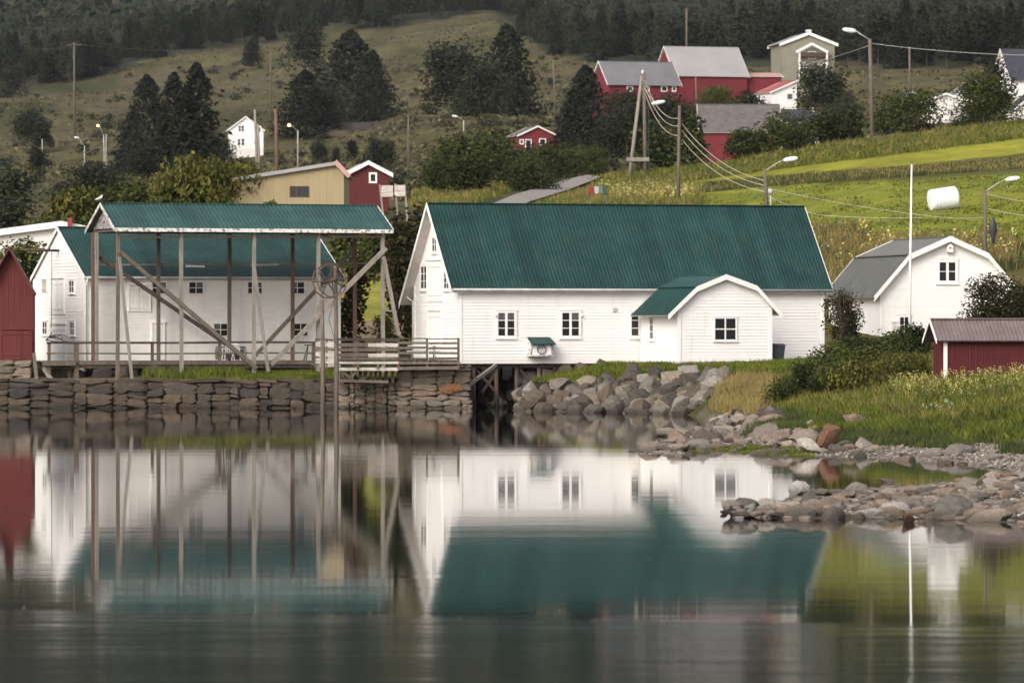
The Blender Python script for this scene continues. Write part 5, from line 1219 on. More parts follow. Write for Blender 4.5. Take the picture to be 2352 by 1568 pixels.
BUSH = [
 ('bush_yellow', 470, 358, 468, 235, 430, 'big yellow-green willow bush left of the beige workshop'),
 ('bush_yellow', 385, 395, 475, 110, 440, 'yellow-green bush leaning left from the big willow bush'),
 ('bush_yellow', 560, 375, 465, 90, 445, 'light green bush touching the left wall of the beige workshop'),
 ('bush_yellow', 175, 425, 520, 135, 410, 'yellow-green bush behind the left end of the canopy roof'),
 ('bush_mid', 235, 425, 500, 90, 470, 'mid green bush in front of the canopy roof end'),
 ('bush_mid', 310, 410, 490, 100, 480, 'dull green bush between the two yellow-green willows'),
 ('bush_far', 215, 372, 430, 170, 620, 'grey-green hedge below the left lamp posts'),
 ('bush_far', 20, 385, 500, 110, 560, 'grey-green bush at the left edge'),
 ('bush_far', 25, 450, 530, 100, 450, 'low grey-green bush above the pink shed roof'),
 ('bush_mid', 130, 495, 560, 160, 370, 'green bush right of the red boathouse gable'),
 ('bush_mid', 60, 540, 640, 170, 330, 'dark yellow-green bush between red boathouse and white gable'),
 ('bush_copper', 915, 478, 780, 78, 312, 'tall dark hedge tree between canopy and white warehouse'),
 ('bush_copper', 945, 452, 700, 90, 330, 'dark bush behind the gable of the white warehouse'),
 ('bush_mid', 860, 500, 620, 110, 345, 'green bush right of the canopy roof'),
 ('bush_copper', 815, 560, 775, 76, 310, 'dark bush between old warehouse and right canopy post'),
 ('bush_mid', 880, 720, 772, 60, 308, 'low green shrub on the lawn beyond the pier'),
 ('bush_mid', 1055, 300, 455, 150, 600, 'tall loose green bush left of the red cottage'),
 ('bush_mid', 1120, 290, 440, 130, 640, 'green bush just left of the red cottage'),
 ('bush_dark', 1010, 360, 458, 110, 570, 'dark bush at the left end of the roadside thicket'),
 ('bush_dark', 1160, 340, 440, 160, 600, 'dark bush in the middle of the roadside thicket'),
 ('bush_dark', 1270, 325, 430, 150, 630, 'dark bush below the red cottage'),
 ('bush_dark', 1070, 345, 450, 130, 560, 'dark bush in front of the tall loose one left of the road'),
 ('bush_dark', 1215, 355, 436, 150, 575, 'lowest dark bush of the roadside thicket'),
 ('bush_mid', 1340, 335, 425, 120, 650, 'mid green bush at the right end of the roadside thicket'),
 ('bush_mid', 1590, 262, 400, 70, 660, 'narrow bush hiding the left end of the grey roofed barn'),
 ('bush_mid', 1740, 300, 380, 90, 655, 'mid green bush in front of the grey roofed barn'),
 ('bush_far', 1440, 208, 262, 130, 900, 'low hedge bush in front of the red farm wing'),
 ('bush_far', 1530, 214, 262, 110, 900, 'low bush below the right part of the red farm wing'),
 ('bush_far', 1720, 204, 262, 90, 900, 'low bush in front of the red lean-to barn'),
 ('bush_dark', 1500, 270, 400, 120, 690, 'dark bush between the A-shaped pole and the slim pole'),
 ('bush_dark', 1715, 290, 375, 100, 640, 'dark bush hiding the right end of the grey roofed barn'),
 ('bush_mid', 1800, 255, 365, 130, 640, 'mid green bush in the hedge above the mown field'),
 ('bush_dark', 1890, 248, 352, 140, 650, 'dark round bush in the hedge, left of the tall street lamp'),
 ('bush_dark', 1830, 275, 362, 90, 620, 'low dark bush in the hedge above the field'),
 ('bush_dark', 1960, 240, 335, 50, 700, 'narrow dark bush left of the tall street lamp'),
 ('bush_mid', 2090, 205, 315, 170, 690, 'broad green bush in the hedge right of the tall street lamp'),
 ('bush_dark', 2040, 240, 320, 90, 700, 'dark bush just right of the tall street lamp'),
 ('bush_dark', 2240, 225, 298, 110, 690, 'dark bush below the pale hillside house'),
 ('bush_copper', 2285, 628, 745, 165, 252, 'dark brown-green bush in front of the grey gambrel house'),
 ('bush_copper', 2345, 632, 745, 110, 256, 'dark bush at the right edge behind the red shed'),
 ('bush_dark', 2090, 738, 835, 110, 268, 'dark bush at the foot of the flagpole'),
 ('bush_dark', 2035, 760, 845, 135, 250, 'dark green bush left of the flagpole'),
 ('bush_dark', 1960, 764, 872, 135, 246, 'low dark bush below the small rowan tree'),
 ('bush_mid', 1905, 788, 900, 135, 240, 'bush on the slope below the right corner of the white warehouse'),
 ('bush_mid', 2000, 790, 880, 175, 236, 'green bush on the bank below the flagpole'),
 ('bush_dark', 1850, 826, 930, 106, 232, 'dark green bush low on the bank right of the annex'),
 ('bush_dark', 1905, 826, 925, 97, 228, 'dark bush in the middle of the bank thicket'),
 ('bush_mid', 1800, 860, 940, 87, 230, 'small green bush at the lower left end of the bank thicket'),
 ('bush_yellow', 1960, 826, 920, 162, 222, 'yellow-green shrub on the bank left of the red shed'),
 ('bush_yellow', 2080, 810, 880, 162, 228, 'light green shrub between the flagpole foot and the red shed'),
 ('bush_mid', 800, 505, 640, 110, 400, 'green bush under the right end of the canopy roof'),
 ('bush_yellow', 865, 528, 600, 90, 380, 'yellow-green bush seen between the canopy posts on the right'),
]
for kind, U, Vt, Vb, wpx, Y, lab in BUSH:
    if Y > 340 and Y < 700 and U < 2300: pass
    plant(kind, U, Vt, Y, wpx, lab, cat='bush', Vbase=Vb + 25)
plant('bush_copper', 1937, 664, 283, 98, 'small rowan tree between the white warehouse and the gambrel house', name='rowan_tree', cat='small tree', Vbase=790)
mb = MB()
for i in range(16):
    t = rnd.uniform(-1, 1); b0 = P(1945 + t * 8, 790, 282.5); b1 = P(1945 + t * 22, 730, 282.5 + t * .5); b2 = P(1950 + t * 42, rnd.uniform(640, 690), 282.5 + t); mb.tube([b0, b1, b2], [.03, .018, .006], 5)
tag(mb.build('bare_shrub', M['bark']), 'bare thin twigs rising behind the rowan tree by the gambrel house', 'shrub')

# far forest: individual trees along its lower edge, the rest one mass
def fbv(U): return float(np.interp(U, FBU, FBV))
for i in range(190):
    U = -60 + 2480 * (i + rnd.random()) / 190; Vf = fbv(U) + rnd.uniform(-22, 8)
    if 1380 < U < 1940 and Vf > 100: Vf = min(Vf, rnd.uniform(110, 150))
    Y = foot(U, Vf, 900, 3000); hh = rnd.uniform(9, 17); kd = rnd.choice(['spruce', 'birch', 'leafy_dark', 'birch', 'spruce'])
    wpx = hh * (.42 if kd == 'spruce' else .62) * F / Y
    nm = {'spruce': 'dark spruce standing in the lower edge of the far hillside forest', 'birch': 'greyish birch standing in the lower edge of the far hillside forest', 'leafy_dark': 'dark leafy tree standing in the lower edge of the far hillside forest'}[kd]
    plant(kd, U, Vf - hh * F / Y, Y, wpx, nm, group={'spruce': 'spruces of the far forest edge', 'birch': 'birches of the far forest edge', 'leafy_dark': 'leafy trees of the far forest edge'}[kd], name={'spruce': 'spruce_tree', 'birch': 'birch_tree', 'leafy_dark': 'leafy_tree'}[kd])
def forest():
    Q = []
    rs = np.random.RandomState(5)
    for i in range(1900):
        U = rs.uniform(-700, 3050); Y = 1250 * (4200 / 1250) ** (rs.rand() ** 1.1)
        z = G(U, Y); V = VH - (z - H0) * F / Y
        if V > fbv(U) - 6: continue
        hh = rs.uniform(9, 18); n = 260 if Y < 2000 else (140 if Y < 2500 else 60)
        if rs.rand() < .5: C, O = spruce_pts(n, rs); C = C * np.array([hh * .25, hh * .25, hh])
        else: C, O = bush_pts(n, 8, rs, .5); C[:, 2] = .1 + C[:, 2] * .9; C = C * np.array([hh * .33, hh * .33, hh])
        q = rquads(C, .36 if Y < 2000 else (.5 if Y < 2500 else .85), O, .2); q += np.array([XU(U, Y), Y, z - .5]); Q.append(q)
    # dense backing crowns higher up the slope
    n = 60000; Us = rs.uniform(-900, 3300, n); Ys = 2300 * (6400 / 2300) ** rs.rand(n); zs = gz_arr(Us, Ys)
    C = np.stack([(Us - UC) * Ys / F, Ys, zs + rs.uniform(2, 12, n)], -1); Q.append(rquads(C, 1.7 * np.ones(n) * (.5 + rs.rand(n)), None, .6))
    return quads_mesh('forest', np.concatenate(Q), M['leaf_far'])
tag(link('forest', forest()), kind='stuff')
# scattered scrub on the meadow
def scrub(name, n, region, hmin, hmax, k, mat, leaf):
    Q = []; rs = np.random.RandomState(9)
    for i in range(n):
        U, Y = region(); g = GP(U, Y); s_ = rnd.uniform(hmin, hmax); C, O = bush_pts(k, 6, rs, .5)
        q = rquads(C * np.array([s_ * rnd.uniform(.8, 1.8), s_, s_]), leaf, O); q += np.array([g.x, Y, g.z - .1]); Q.append(q)
    return tag(link(name, quads_mesh(name, np.concatenate(Q), M[mat])), kind='stuff')
def reg_mid():
    while True:
        U = rnd.uniform(-60, 1420); V = rnd.uniform(215, 450) if rnd.random() < .8 else rnd.uniform(120, 215)
        if V < fbv(U) + 5: continue
        if 480 < U < 800 and 260 < V < 350 and rnd.random() < .7: continue
        if vnoise(np.array([U]), np.array([V * 2.2]), 40, 3)[0] < .5: continue
        return U, foot(U, V)
scrub('hillside_scrub', 420, reg_mid, .8, 2.8, 110, 'leaf_far', .2)
def meadow():
    rs = np.random.RandomState(21); n = 60000; U = rs.uniform(-60, 2420, n); Y = 560 * (2100 / 560) ** rs.rand(n); z = gz_arr(U, Y); V = VH - (z - H0) * F / Y
    rc = np.interp(Y, [470, 505, 545, 585, 625, 665, 710], [1000, 1100, 1200, 1290, 1360, 1400, 1425]); k = ~((np.abs(U - rc) < 105) & (Y < 740)) & (V < 470) & (V > np.interp(U, FBU, FBV) - 2) & ~((U > 1400) & (Y < 720)) & (vnoise(U, V * 2.5, 35, 6) + .25 * rs.rand(n) > .42)
    U, Y, z = U[k], Y[k], z[k]; n = len(U); C = np.stack([(U - UC) * Y / F, Y, z + .12], -1)
    Q = rquads(C, .42 * (.5 + rs.rand(n)), None, .5); return quads_mesh('meadow_tufts', Q, M['meadow'])
M['meadow'] = leafmat('meadow_tuft', [(.050, .050, .024), (.082, .075, .036), (.125, .108, .055), (.17, .145, .075)], .2)
tag(link('meadow_tufts', meadow()), kind='stuff')

# grass tufts
def grass(name, n, region, hmin, hmax, mat, blades=7, spread=.10, wdt=.010, lean=.35):
    P0 = []; 
    while len(P0) < n:
        r_ = region()
        if r_ is None: continue
        P0.append(r_)
    A = np.array(P0); U = A[:, 0]; Y = A[:, 1]; z = gz_arr(U, Y); X = (U - UC) * Y / F; hs = A[:, 2] if A.shape[1] > 2 else np.ones(n)
    k = blades; base = np.repeat(np.stack([X, Y, z - .02], -1), k, 0) + np.concatenate([npr.normal(size=(n * k, 2)) * spread, np.zeros((n * k, 1))], 1)
    h = (hmin + (hmax - hmin) * npr.rand(n * k)) * np.repeat(hs, k); t = npr.rand(n * k) * 6.28; l = lean * h * (.3 + npr.rand(n * k))
    dx = np.cos(t) * l; dy = np.sin(t) * l; a2 = npr.rand(n * k) * 3.14; wx = np.cos(a2) * wdt; wy = np.sin(a2) * wdt * .5; zer = np.zeros(n * k)
    b0 = base + np.stack([-wx, -wy, zer], -1); b1 = base + np.stack([wx, wy, zer], -1)
    m0 = base + np.stack([dx * .4 + wx * .8, dy * .4 + wy * .8, h * .6], -1); m1 = base + np.stack([dx, dy, h], -1)
    m2 = base + np.stack([dx * .4 - wx * .8, dy * .4 - wy * .8, h * .6], -1)
    V = np.stack([b0, b1, m0, m1, m2], 1)
    return tag(link(name, quads_mesh(name, V, M[mat], 5)), kind='stuff')
def reg(U0, U1, Y0, Y1, zmin=-9, zmax=99, cond=None):
    def f():
        U = rnd.uniform(U0, U1); Y = Y1 - (Y1 - Y0) * rnd.random() ** 1.2; z = G(U, Y)
        if z < zmin or z > zmax: return None
        if cond and not cond(U, Y, z): return None
        return (U, Y, .6 + .8 * rnd.random())
    return f
shed_c = lambda U, Y, z: not (U > 2150 and 221 < Y < 230) and vnoise(np.array([XU(U, Y)]), np.array([Y * .5]), 1.6, 31)[0] > .22
low = lambda U, Y, z: True
bank_c = lambda U, Y, z: shed_c(U, Y, z) and (U > 1860 or z > .75)
grass('bank_grass', 24000, reg(1680, 2500, 176, 262, .42, 9, bank_c), .10, .36, 'grass', 8, .16, .015, .6)
grass('bank_grass_dry', 2000, reg(1680, 2500, 190, 262, .7, 9, shed_c), .2, .52, 'grass_dry', 6, .12, .011, .5)
grass('rushes', 7500, reg(1700, 2500, 168, 222, .2, .75, lambda U, Y, z: vnoise(np.array([XU(U, Y)]), np.array([Y * .3]), 1.2, 17)[0] > .35), .10, .28, 'grass_dark', 8, .14, .013, .5)
grass('lawn_grass', 9000, reg(1230, 1960, 276, 292, 1.35, 9), .08, .30, 'grass', 8, .16, .02)
grass('tip_grass', 1500, reg(1640, 1780, 226, 272, .4, 1.6), .25, .55, 'grass_dry', 8, .12, .014)
grass('quay_grass', 3600, reg(460, 770, 290.6, 297, 1, 9), .06, .2, 'grass', 8, .14, .02)
grass('quay_tufts', 900, reg(330, 560, 291, 294, 1, 9), .15, .5, 'grass', 7, .12, .02)
grass('shore_weed', 2600, lambda: (lambda U, Y: (U, Y, 1.) if -.12 < G(U, Y) < .1 and 1590 < U < 1860 else None)(rnd.uniform(1590, 1860), rnd.uniform(174, 188)), .05, .12, 'grass', 8, .14, .03)
def fringe():
    U = rnd.uniform(1380, 2500); A_ = np.interp(U, [1380, 1500, 2352, 3000], [440, 425, 315, 240]); V = A_ - rnd.random() * 40 + 2; return (U, foot(U, V, 420, 760), rnd.uniform(.6, 1.4))
FR = []
grass('field_fringe', 11000, fringe, .12, .5, 'grass', 6, .9, .045, .8)
grass('field_fringe_dry', 2600, fringe, .2, .7, 'grass_dry', 5, .9, .03, .7)
def strip():
    U = rnd.uniform(1440, 2500); a_ = np.interp(U, [1440, 1787, 2352], [446, 416, 375]); return (U, foot(U, a_ + rnd.uniform(-9, 12), 340, 700), 1)
grass('uncut_strip', 7000, strip, .08, .3, 'grass_dark', 7, .6, .035, .9)
grass('uncut_strip_dry', 1500, strip, .15, .5, 'grass_dry', 5, .45, .03)
def aftermath():
    U = rnd.uniform(1420, 2500); V = rnd.uniform(400, 580); Y = foot(U, V, 320, 620); return (U, Y, 1) if V > np.interp(U, [1440, 1787, 2352], [452, 432, 400]) and vnoise(np.array([U]), np.array([V * 3.]), 30, 12)[0] > .45 else None
grass('field_tufts', 2600, aftermath, .05, .2, 'grass', 5, .5, .05, 1.2)
def weeds():
    U = rnd.uniform(1840, 2330); V = rnd.uniform(530, 700) if U < 1990 else rnd.uniform(560, 620); return (U, foot(U, V, 306, 400), 1)
grass('rough_weeds', 7500, weeds, .25, .8, 'grass_dark', 8, .25, .03); grass('rough_weeds_dry', 3500, weeds, .4, 1.1, 'grass_dry', 6, .22, .025)
def road_side():
    U = rnd.uniform(960, 1600); V = rnd.uniform(430, 480); Y = foot(U, V, 440, 720)
    c = np.interp(Y, [470, 505, 545, 585, 625, 665, 710], [1000, 1100, 1200, 1290, 1360, 1400, 1425])
    return None if abs(U - c) < 95 else (U, Y, 1)
grass('roadside_grass', 5000, road_side, .3, .9, 'grass', 7, .4, .05); grass('roadside_grass_dry', 2200, road_side, .4, 1.0, 'grass_dry', 6, .4, .04)
# blossoms
def plumes(name, n, region, mat, hmin, hmax, s_):
    C = []
    while len(C) < n:
        r_ = region()
        if r_ is None: continue
        U, Y = r_[:2]; C.append((XU(U, Y), Y, G(U, Y) + rnd.uniform(hmin, hmax)))
    C = np.repeat(np.array(C), 5, 0); C = C + npr.normal(size=C.shape) * np.array([s_, s_, s_ * 1.8])
    return tag(link(name, quads_mesh(name, rquads(C, s_ * .9), M[mat])), kind='stuff')
plumes('yellow_flowers', 520, reg(2040, 2500, 203, 222, 1.3, 9), 'flower', .3, .6, .032)
plumes('field_flowers', 170, weeds, 'flower', .7, 1.2, .09)
plumes('white_flowers', 30, reg(2100, 2190, 192, 198, .9, 2), 'flower_white', .25, .45, .018)
plumes('shore_umbels', 26, reg(2200, 2420, 192, 205, 1.0, 2.5), 'flower_white', .3, .5, .018)
plumes('roadside_flowers', 260, lambda: (lambda U: (U, foot(U, rnd.uniform(440, 470), 440, 700)))(rnd.uniform(1370, 1600)), 'flower', .6, 1.1, .10)

# ------------------------------------------------------------------ poles, lamps, wires, small things
def pole(name, label, U0, Vtop, U1, Vbot, Y, r=.13, mat='wood', cat='utility pole', group=None, extra=1.2, arm=None, cross=None, lit=False, headw=34, rt=.75, headmat='plastic'):
    a = P(U1, Vbot, Y); b_ = P(U0, Vtop, Y); gzv = G(U1, Y)
    base = a.copy(); base.z = min(a.z, gzv) - extra; 
    root = empty(name, (a.x, Y, base.z), 0, label, cat, group); o_ = Vector(root.location)
    mb = MB(); mb.tube([base - o_, (a * .5 + b_ * .5) - o_, b_ - o_], [r, r * (1 + rt) / 2, r * rt], 8); mb.build('shaft', M[mat], root, True)
    if arm:
        e = P(arm[0], arm[1], Y); d = e - b_; hw = headw * Y / F / 2; sx = 1 if d.x > 0 else -1
        mb = MB(); mb.tube([b_ - o_ - Vector((0, 0, .1)), b_ - o_ + d * .45 + Vector((0, 0, .1)), e - o_ - Vector((sx * hw * .8, 0, 0))], r * .28, 6); mb.build('arm', M['metal'], root, True)
        mb = MB(); mb.lathe([(.0, -1), (.5, -.95), (.85, -.6), (1, 0), (.95, .5), (.6, .9), (0, 1)], (0, 0, 0), 12); h_ = mb.build('lamp_head', M[headmat], root, True)
        h_.location = e - o_; h_.scale = (hw * .36, hw * .36, hw); h_.rotation_euler = (0, R(90 - sx * 8), 0)
        mb = MB(); mb.lathe([(0, -.7), (.8, -.5), (.9, 0), (.8, .5), (0, .7)], (0, 0, 0), 10); l_ = mb.build('lens', M['lit' if lit else 'curtain'], h_, True); l_.location = (sx * .45, 0, 0); l_.scale = (.7, .7, .75)
        if lit: l_.scale = (1.5, 1.5, 1.5); l_.location = (0, 0, 0); h_.scale = (hw * .42, hw * .42, hw * .6)
    if cross:
        V, w_ = cross; mb = MB(); p = P((U0 + U1) / 2, V, Y) - o_; mb.box(p.x - w_ * Y / F / 2, p.x + w_ * Y / F / 2, p.y - r * 1.6, p.y - r * .9, p.z - .1, p.z + .1); mb.build('crossarm', M[mat], root)
    return root
def cable(label, pts, Ys, r, group, sag=0, mat='wire'):
    ps = []
    for i in range(len(pts) - 1):
        a, b_ = P(*pts[i], Ys[i]), P(*pts[i + 1], Ys[i + 1]); s_ = sag[i] if hasattr(sag, '__len__') else sag
        for k in range(13):
            t = k / 12
            if i and k == 0: continue
            p = a.lerp(b_, t); p.z -= s_ * Ys[i] / F * 4 * t * (1 - t); ps.append(p)
    mb = MB(); mb.tube(ps, r, 5); return tag(mb.build('power_line', M[mat], smooth=True), label, 'cable', group)
# A-shaped pole
Y = 620; ar = empty('a_frame_pole', P(1476, 170, Y), 0, 'A-shaped double timber power pole with crosspiece beside the road', 'power pole'); o_ = ar.location
for (u0, v0, u1, v1, m_) in ((1474, 176, 1441, 434, 'wood_pale'), (1479, 168, 1483, 424, 'wood')):
    mb = MB(); mb.tube([P(u1, v1 + 12, Y) - o_, P(u0, v0, Y) - o_], [.24, .17], 9); mb.build('leg', M[m_], ar, True)
mb = MB(); mb.beam(P(1439, 366, Y - .3) - o_, P(1491, 366, Y - .3) - o_, .12, .42); mb.build('crosspiece', M['wood_pale'], ar)
mb = MB(); mb.lathe([(0, 0), (.12, .02), (.16, .2), (.08, .4), (.0, .42)], (0, 0, 0), 8); mb.build('insulator', M['plastic'], ar, True)
mb = MB(); mb.tube([P(1486, 200, Y - .2) - o_, P(1490, 260, Y - .2) - o_, P(1489, 360, Y - .2) - o_, P(1490, 420, Y - .2) - o_], .05, 5); mb.build('conduit', M['roof'], ar)
mb = MB(); mb.tube([P(1480, 205, Y - .2) - o_, P(1500, 232, Y - .6) - o_], .04, 5); mb.build('lamp_arm', M['metal'], ar)
mb = MB(); mb.lathe([(0, -1), (.7, -.8), (1, 0), (.7, .8), (0, 1)], (0, 0, 0), 10); h_ = mb.build('lamp_head', M['plastic'], ar, True); h_.location = P(1512, 236, Y - .6) - o_; h_.scale = (.25, .25, .8); h_.rotation_euler = (0, R(80), 0)
pole('utility_pole', 'slim straight pole right of the A-shaped pole, carrying three wires', 1561, 243, 1557, 478, 520, .18, 'wood')
pole('street_lamp', 'street lamp with leaning wooden post just above the right part of the green roof', 1756, 390, 1762, 470, 372, .13, 'wood', 'street lamp', arm=(1816, 366))
pole('street_lamp', 'tall street lamp rising above the hedge at the top right', 1998, 90, 2004, 312, 640, .26, 'wood', 'street lamp', arm=(1951, 70), headw=32)
pole('utility_pole', 'distant pole with a red box behind the broad hedge bush at the top right', 2089, 108, 2090, 215, 960, .22, 'wood')
pole('street_lamp', 'street lamp behind the gambrel house near the white bale', 2262, 437, 2264, 640, 338, .12, 'wood', 'street lamp', arm=(2326, 411))
pole('utility_pole', 'reddish thick pole standing behind the beige workshop', 633, 250, 637, 395, 620, .24, 'wood_red')
pole('utility_pole', 'grey pole, left of the close pair behind the beige workshop', 585, 252, 592, 396, 560, .15, 'wood_pale')
pole('utility_pole', 'grey pole, right of the close pair behind the beige workshop', 592, 285, 596, 396, 575, .15, 'wood_pale')
pole('utility_pole', 'lone pole in the meadow right of the maroon cottage', 938, 265, 938, 345, 900, .18, 'wood')
pole('utility_pole', 'pole with crossarm in the upper left meadow at the forest edge', 170, 98, 171, 198, 1450, .3, 'wood', cross=(103, 34))
pole('utility_pole', 'lone pole in the upper meadow above the white farmhouse', 621, 116, 622, 196, 1500, .26, 'wood')
pole('utility_pole', 'dim pole in the meadow right of the central tree clump', 1271, 138, 1275, 250, 1150, .2, 'wood')
pole('utility_pole', 'faint pole against the dark forest above the big barn', 1577, 20, 1577, 112, 1200, .24, 'wood')
pole('utility_pole', 'thin pole in front of the big red barn', 1598, 175, 1600, 248, 860, .14, 'wood')
pole('utility_pole', 'short pale pole at the right end of the big red barn', 1716 + 116, 150, 1716 + 116, 200, 930, .14, 'wood')
pole('street_lamp', 'street lamp with glowing orange lamp right of the white farmhouse', 684, 300, 684, 364, 1000, .13, 'metal', 'street lamp', arm=(664, 288), lit=True, headw=11)
pole('street_lamp', 'leftmost glowing orange street lamp on the left slope', 238, 310, 240, 378, 1000, .12, 'metal', 'street lamp', arm=(225, 289), lit=True, headw=9)
pole('utility_pole', 'thin grey pole beside the leftmost glowing lamp', 244, 308, 243, 372, 1010, .1, 'metal')
pole('street_lamp', 'unlit white-headed street lamp left of the glowing one on the left slope', 194, 335, 194, 374, 980, .11, 'metal', 'street lamp', arm=(176, 316), headw=12)
pole('street_lamp', 'small pale street lamp in the meadow left of the red cottage', 1065, 277, 1065, 300, 1020, .13, 'metal', 'street lamp', arm=(1045, 267), headw=13)
pole('utility_pole', 'short thin post at the far left between dark trees', 97, 320, 97, 342, 1000, .1, 'metal')
pole('street_lamp', 'small street lamp in front of the grey villa', 1868, 205, 1868, 250, 850, .1, 'metal', 'street lamp', arm=(1880, 196), headw=14)
gw = 'wires between the roadside poles'
for i, dv in enumerate((0, 8, 18)):
    cable(['uppermost', 'middle', 'lowest'][i] + ' of the three wires from the A-shaped pole to the slim pole', [(1480, 184 + dv * 1.5), (1558, 272 + dv * 2.2)], [620, 520], .035, gw, 26)
    cable(['uppermost', 'middle', 'lowest'][i] + ' of three wires from the slim pole to the lamp above the green roof', [(1566, 284 + dv * 2), (1757, 415 + dv * 1.4)], [520, 372], .028, gw, 22)
cable('upper wire running right from the lamp above the green roof over the field', [(1760, 432), (2120, 494), (2264, 498)], [372, 345, 338], .016, gw, 5)
cable('lower wire running right from the lamp above the green roof over the field', [(1762, 450), (1880, 494), (2120, 500)], [372, 355, 345], .016, gw, 3)
cable('wire from the lamp by the bale to the right edge of the field', [(2264, 445), (2400, 468)], [338, 330], .016, gw, 3)
cable('lower wire from the lamp by the bale to the right edge', [(2264, 478), (2400, 500)], [338, 330], .016, gw, 3)
cable('long thin wire from the tall street lamp to the right edge', [(2000, 100), (2400, 128)], [640, 620], .03, gw, 6, 'metal')
cable('wire from the tall street lamp down left to the villa', [(1998, 104), (1800, 158)], [640, 800], .035, gw, 6, 'metal')
cable('long thin wire across the upper left meadow between two crossarm poles', [(60, 112), (170, 103), (621, 120), (1000, 92)], [1450, 1450, 1500, 1500], .035, gw, 5, 'wood')
cable('thin wire over the middle meadow to the lone pole', [(860, 283), (938, 268), (1180, 275)], [900, 900, 950], .04, gw, 3, 'wood_dark')
# meter globe beside the lamp
mb = MB(); c = P(1770, 440, 368); mb.lathe([(0, -.2), (.14, -.16), (.2, 0), (.14, .16), (0, .2)], c, 12); mb.tube([c + Vector((0, 0, -1.6)), c + Vector((0, 0, -.18))], .05, 6)
tag(mb.build('mast_globe', M['metal'], smooth=True), 'short pipe mast with a round grey cap beside the lamp above the roof', 'vent mast')
# flagpole
Yf = 270; fp = empty('flagpole', (XU(2088, Yf), Yf, G(2088, Yf) - .2), 0, 'tall slim white flagpole in front of the grey gambrel house', 'flagpole'); o_ = fp.location
mb = MB(); mb.tube([Vector((0, 0, -.2)), P(2091, 600, Yf) - o_, P(2094, 378, Yf) - o_], [.075, .06, .035], 10); mb.build('shaft', M['white'], fp, True)
mb = MB(); mb.lathe([(0, -.07), (.06, -.04), (.075, 0), (.06, .04), (0, .07)], P(2094, 373, Yf) - o_, 10); mb.build('finial', M['wood'], fp, True)
# bale
mb = MB(); pf = [(0, -.97), (.3, -.99), (.55, -.98), (.68, -.93), (.74, -.85)] + [(.765 + .012 * math.sin(i * 2.1) + .010 * (i % 2), -.78 + i * .082) for i in range(20)] + [(.74, .85), (.68, .93), (.5, .98), (.25, .96), (0, .98)]
mb.lathe(pf, (0, 0, 0), 30); mb.v = [(x + .02 * noise.noise(Vector((x * 3, y * 3, z * 3))), y + .03 * noise.noise(Vector((x * 3, y * 3, z * 3 + 7))), z + .02 * noise.noise(Vector((x * 4, y * 4, 3)))) for x, y, z in mb.v]
Yb = foot(2166, 481, 335, 500); b_ = mb.build('silage_bale', M['plasticwrap'], smooth=True); b_.location = P(2167, 457.5, Yb); sb = 34 * Yb / F / .98; b_.scale = (sb * .98, sb * .98, sb); b_.rotation_euler = (R(12), R(81), R(24))
tag(b_, 'white plastic-wrapped silage bale lying on the green field', 'silage bale')
# wheelie bin
bn_ = Bld('wheelie_bin', 'dark grey wheelie bin against the warehouse wall right of the annex', 'wheelie bin', 1775, 832, 292.2, YAW)
bn_.root.location.z = G(1790, 292.2); w_ = .62
mb = MB(); mb.add([(.08, .1, 0), (w_ - .0, .1, 0), (w_, .65, 0), (.08, .65, 0), (.0, .0, .95), (w_ + .08, .0, .95), (w_ + .08, .72, .95), (.0, .72, .95)], [(0, 3, 2, 1), (4, 5, 6, 7), (0, 1, 5, 4), (1, 2, 6, 5), (2, 3, 7, 6), (3, 0, 4, 7)]); bn_.build(mb, 'body', 'bin')
mb = MB(); mb.box(-.03, w_ + .11, -.04, .74, .955, 1.0); mb.box(.05, w_ + .02, .05, .65, 1.0, 1.05); mb.box(.1, w_ - .02, .74, .82, .94, 1.0); bn_.build(mb, 'lid', 'bin')
for x in (.03, w_ - .02): mb = MB(); mb.lathe([(0, -.03), (.11, -.03), (.11, .03), (0, .03)], (0, 0, 0), 12); o = bn_.build(mb, 'wheel', 'dark'); o.location = (x, .64, .11); o.rotation_euler = (0, R(90), 0)
# roadside mailboxes
mx = empty('mailbox_row', P(1372, 452, 500), 0, 'row of red, grey and green mailboxes at the roadside above the green roof', 'mailboxes'); o_ = mx.location; k_ = 500 / F
for i, (u, w_, m_) in enumerate(((1358, 12, 'red_box'), (1370, 10, 'metal'), (1380, 10, 'roof_grey'), (1389, 11, 'green_box'))):
    mb = MB(); c = P(u, 437, 500) - o_; h_ = 7.5 * k_; mb.add([(c.x - w_ * k_ / 2 + .02, -.3, c.z - h_), (c.x + w_ * k_ / 2 - .02, -.3, c.z - h_), (c.x + w_ * k_ / 2 - .02, .3, c.z - h_), (c.x - w_ * k_ / 2 + .02, .3, c.z - h_), (c.x - w_ * k_ / 2, -.36, c.z + h_), (c.x + w_ * k_ / 2, -.36, c.z + h_), (c.x + w_ * k_ / 2, .3, c.z + h_ * 1.25), (c.x - w_ * k_ / 2, .3, c.z + h_ * 1.25)],
        [(0, 3, 2, 1), (4, 5, 6, 7), (0, 1, 5, 4), (1, 2, 6, 5), (2, 3, 7, 6), (3, 0, 4, 7)]); mb.build('mailbox', M[m_], mx)
mb = MB(); mb.box(-.95, .95, .0, .12, .26, .34)
for x in (-.8, .8): mb.box(x - .06, x + .06, .0, .12, -.8, .26)
mb.build('stand', M['wood'], mx)
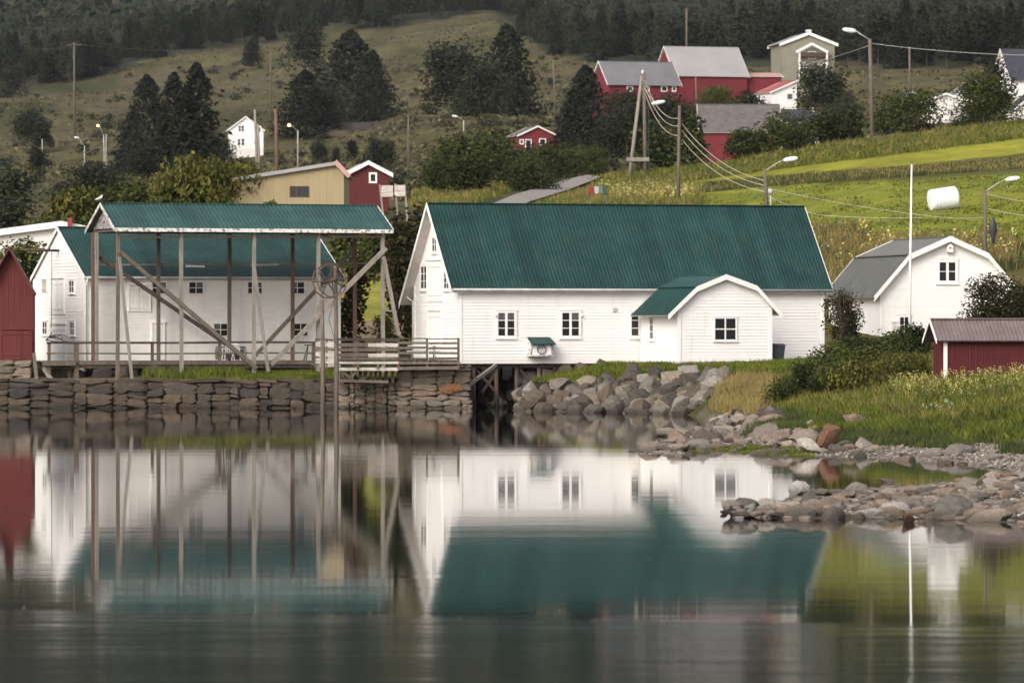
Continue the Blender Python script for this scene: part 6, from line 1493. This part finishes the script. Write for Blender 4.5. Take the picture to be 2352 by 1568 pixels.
# billboard backs
bbd = empty('sign_board', P(903, 470, 400), 0, 'pale sign boards seen from behind on three posts right of the canopy roof', 'sign board'); o_ = bbd.location
for u0, v0, u1, v1 in ((872, 424, 883, 500), (908, 422, 914, 500), (930, 424, 936, 500)): mb = MB(); mb.beam(P(u0, v0, 400) - o_, P(u1, v1 + 20, 400) - o_, .13, .13); mb.build('post', M['wood_pale'], bbd)
for u0, u1, v in ((876, 903, 426), (906, 931, 425)):
    mb = MB(); a = P(u0, v, 400) - o_; c = P(u1, v + 26, 400) - o_; mb.box(a.x, c.x, -.13, -.08, c.z, a.z); mb.build('panel', M['board'], bbd)
# dark bundle hanging by the lamp near the bale
mb = MB(); c = P(2281, 530, 336); mb.lathe([(0, -.80), (.10, -.72), (.12, -.35), (.2, -.2), (.24, .15), (.20, .45), (.1, .62), (.12, .72), (0, .80)], c, 12, 1, .7); mb.tube([P(2264, 536, 337.8), P(2275, 534, 336.2)], .03, 5)
tag(mb.build('hanging_bundle', M['dark'], smooth=True), 'dark bundle hanging from the lamp post behind the gambrel house', 'bundle')
# rounded green tree top behind the canopy ridge
plant('bush_yellow', 622, 456, 340, 44, 'bright green bush top peeping over the canopy ridge below the beige workshop', cat='bush', Vbase=520)
# gull on the ridge
gl = empty("gull", K.root.location, 0, 'white gull perched on the left end of the canopy ridge', 'gull')
xr = K.fx(229, DY / 2); yr = DY / 2; gl.location = K.root.location + Vector((xr * K.c - yr * K.s, xr * K.s + yr * K.c, zr + .06)); gl.location.z = ZV(466, gl.location.y) + .02; gl.rotation_euler = (0, 0, R(35))
bm = bmesh.new(); sk = [((-.22, 0, .13), .03), ((-.10, 0, .17), .07), ((.03, 0, .21), .085), ((.11, 0, .28), .055), ((.13, 0, .36), .05), ((.15, 0, .38), .042)]
mb = MB(); mb.tube([p for p, r_ in sk], [r_ for p, r_ in sk], 10); mb.build('body', M['white'], gl, True)
mb = MB(); mb.tube([(.18, 0, .375), (.25, 0, .36)], [.018, .006], 6); mb.build('beak', M['orange_stone'], gl)
for s_ in (-1, 1):
    mb = MB(); mb.tube([(.06, s_ * .075, .22), (-.08, s_ * .08, .19), (-.28, s_ * .03, .13)], [.03, .045, .008], 6); mb.build('wing', M['metal'], gl, True)
    mb = MB(); mb.tube([(.02, s_ * .03, .14), (.03, s_ * .03, .0)], .008, 5); mb.build('leg', M['orange_stone'], gl)
# steep dark spoil bank above the maroon cottage
for i, (U, Vb, w_, h_) in enumerate(((810, 300, 90, 26), (770, 312, 70, 20))):
    Y = foot(U, Vb, 700, 1400); o = stone(BLOCK[0], P(U, Vb - h_ * .2, Y), (w_ / 2 * Y / F, 4, h_ / 2 * Y / F), None, 'rock_outcrop', rz=.1, tilt=.08, mat='quaystone'); tag(o, ['larger', 'smaller'][i] + ' grey rock outcrop on the meadow below the huge spruce', 'rock outcrop')

# thin summer haze over the slope
hm = bpy.data.materials.new('haze_air'); hm.use_nodes = True; nt = hm.node_tree; nt.nodes.remove(nt.nodes['Principled BSDF'])
pv = nt.nodes.new('ShaderNodeVolumePrincipled'); pv.inputs['Density'].default_value = HAZE; pv.inputs['Color'].default_value = (.80, .86, .95, 1); pv.inputs['Anisotropy'].default_value = .2
nt.links.new(pv.outputs[0], nt.nodes['Material Output'].inputs['Volume'])
mb = MB(); mb.box(-2600, 2600, -20, 6550, -3.2, 2700); hz = mb.build('haze', hm, kind='stuff')
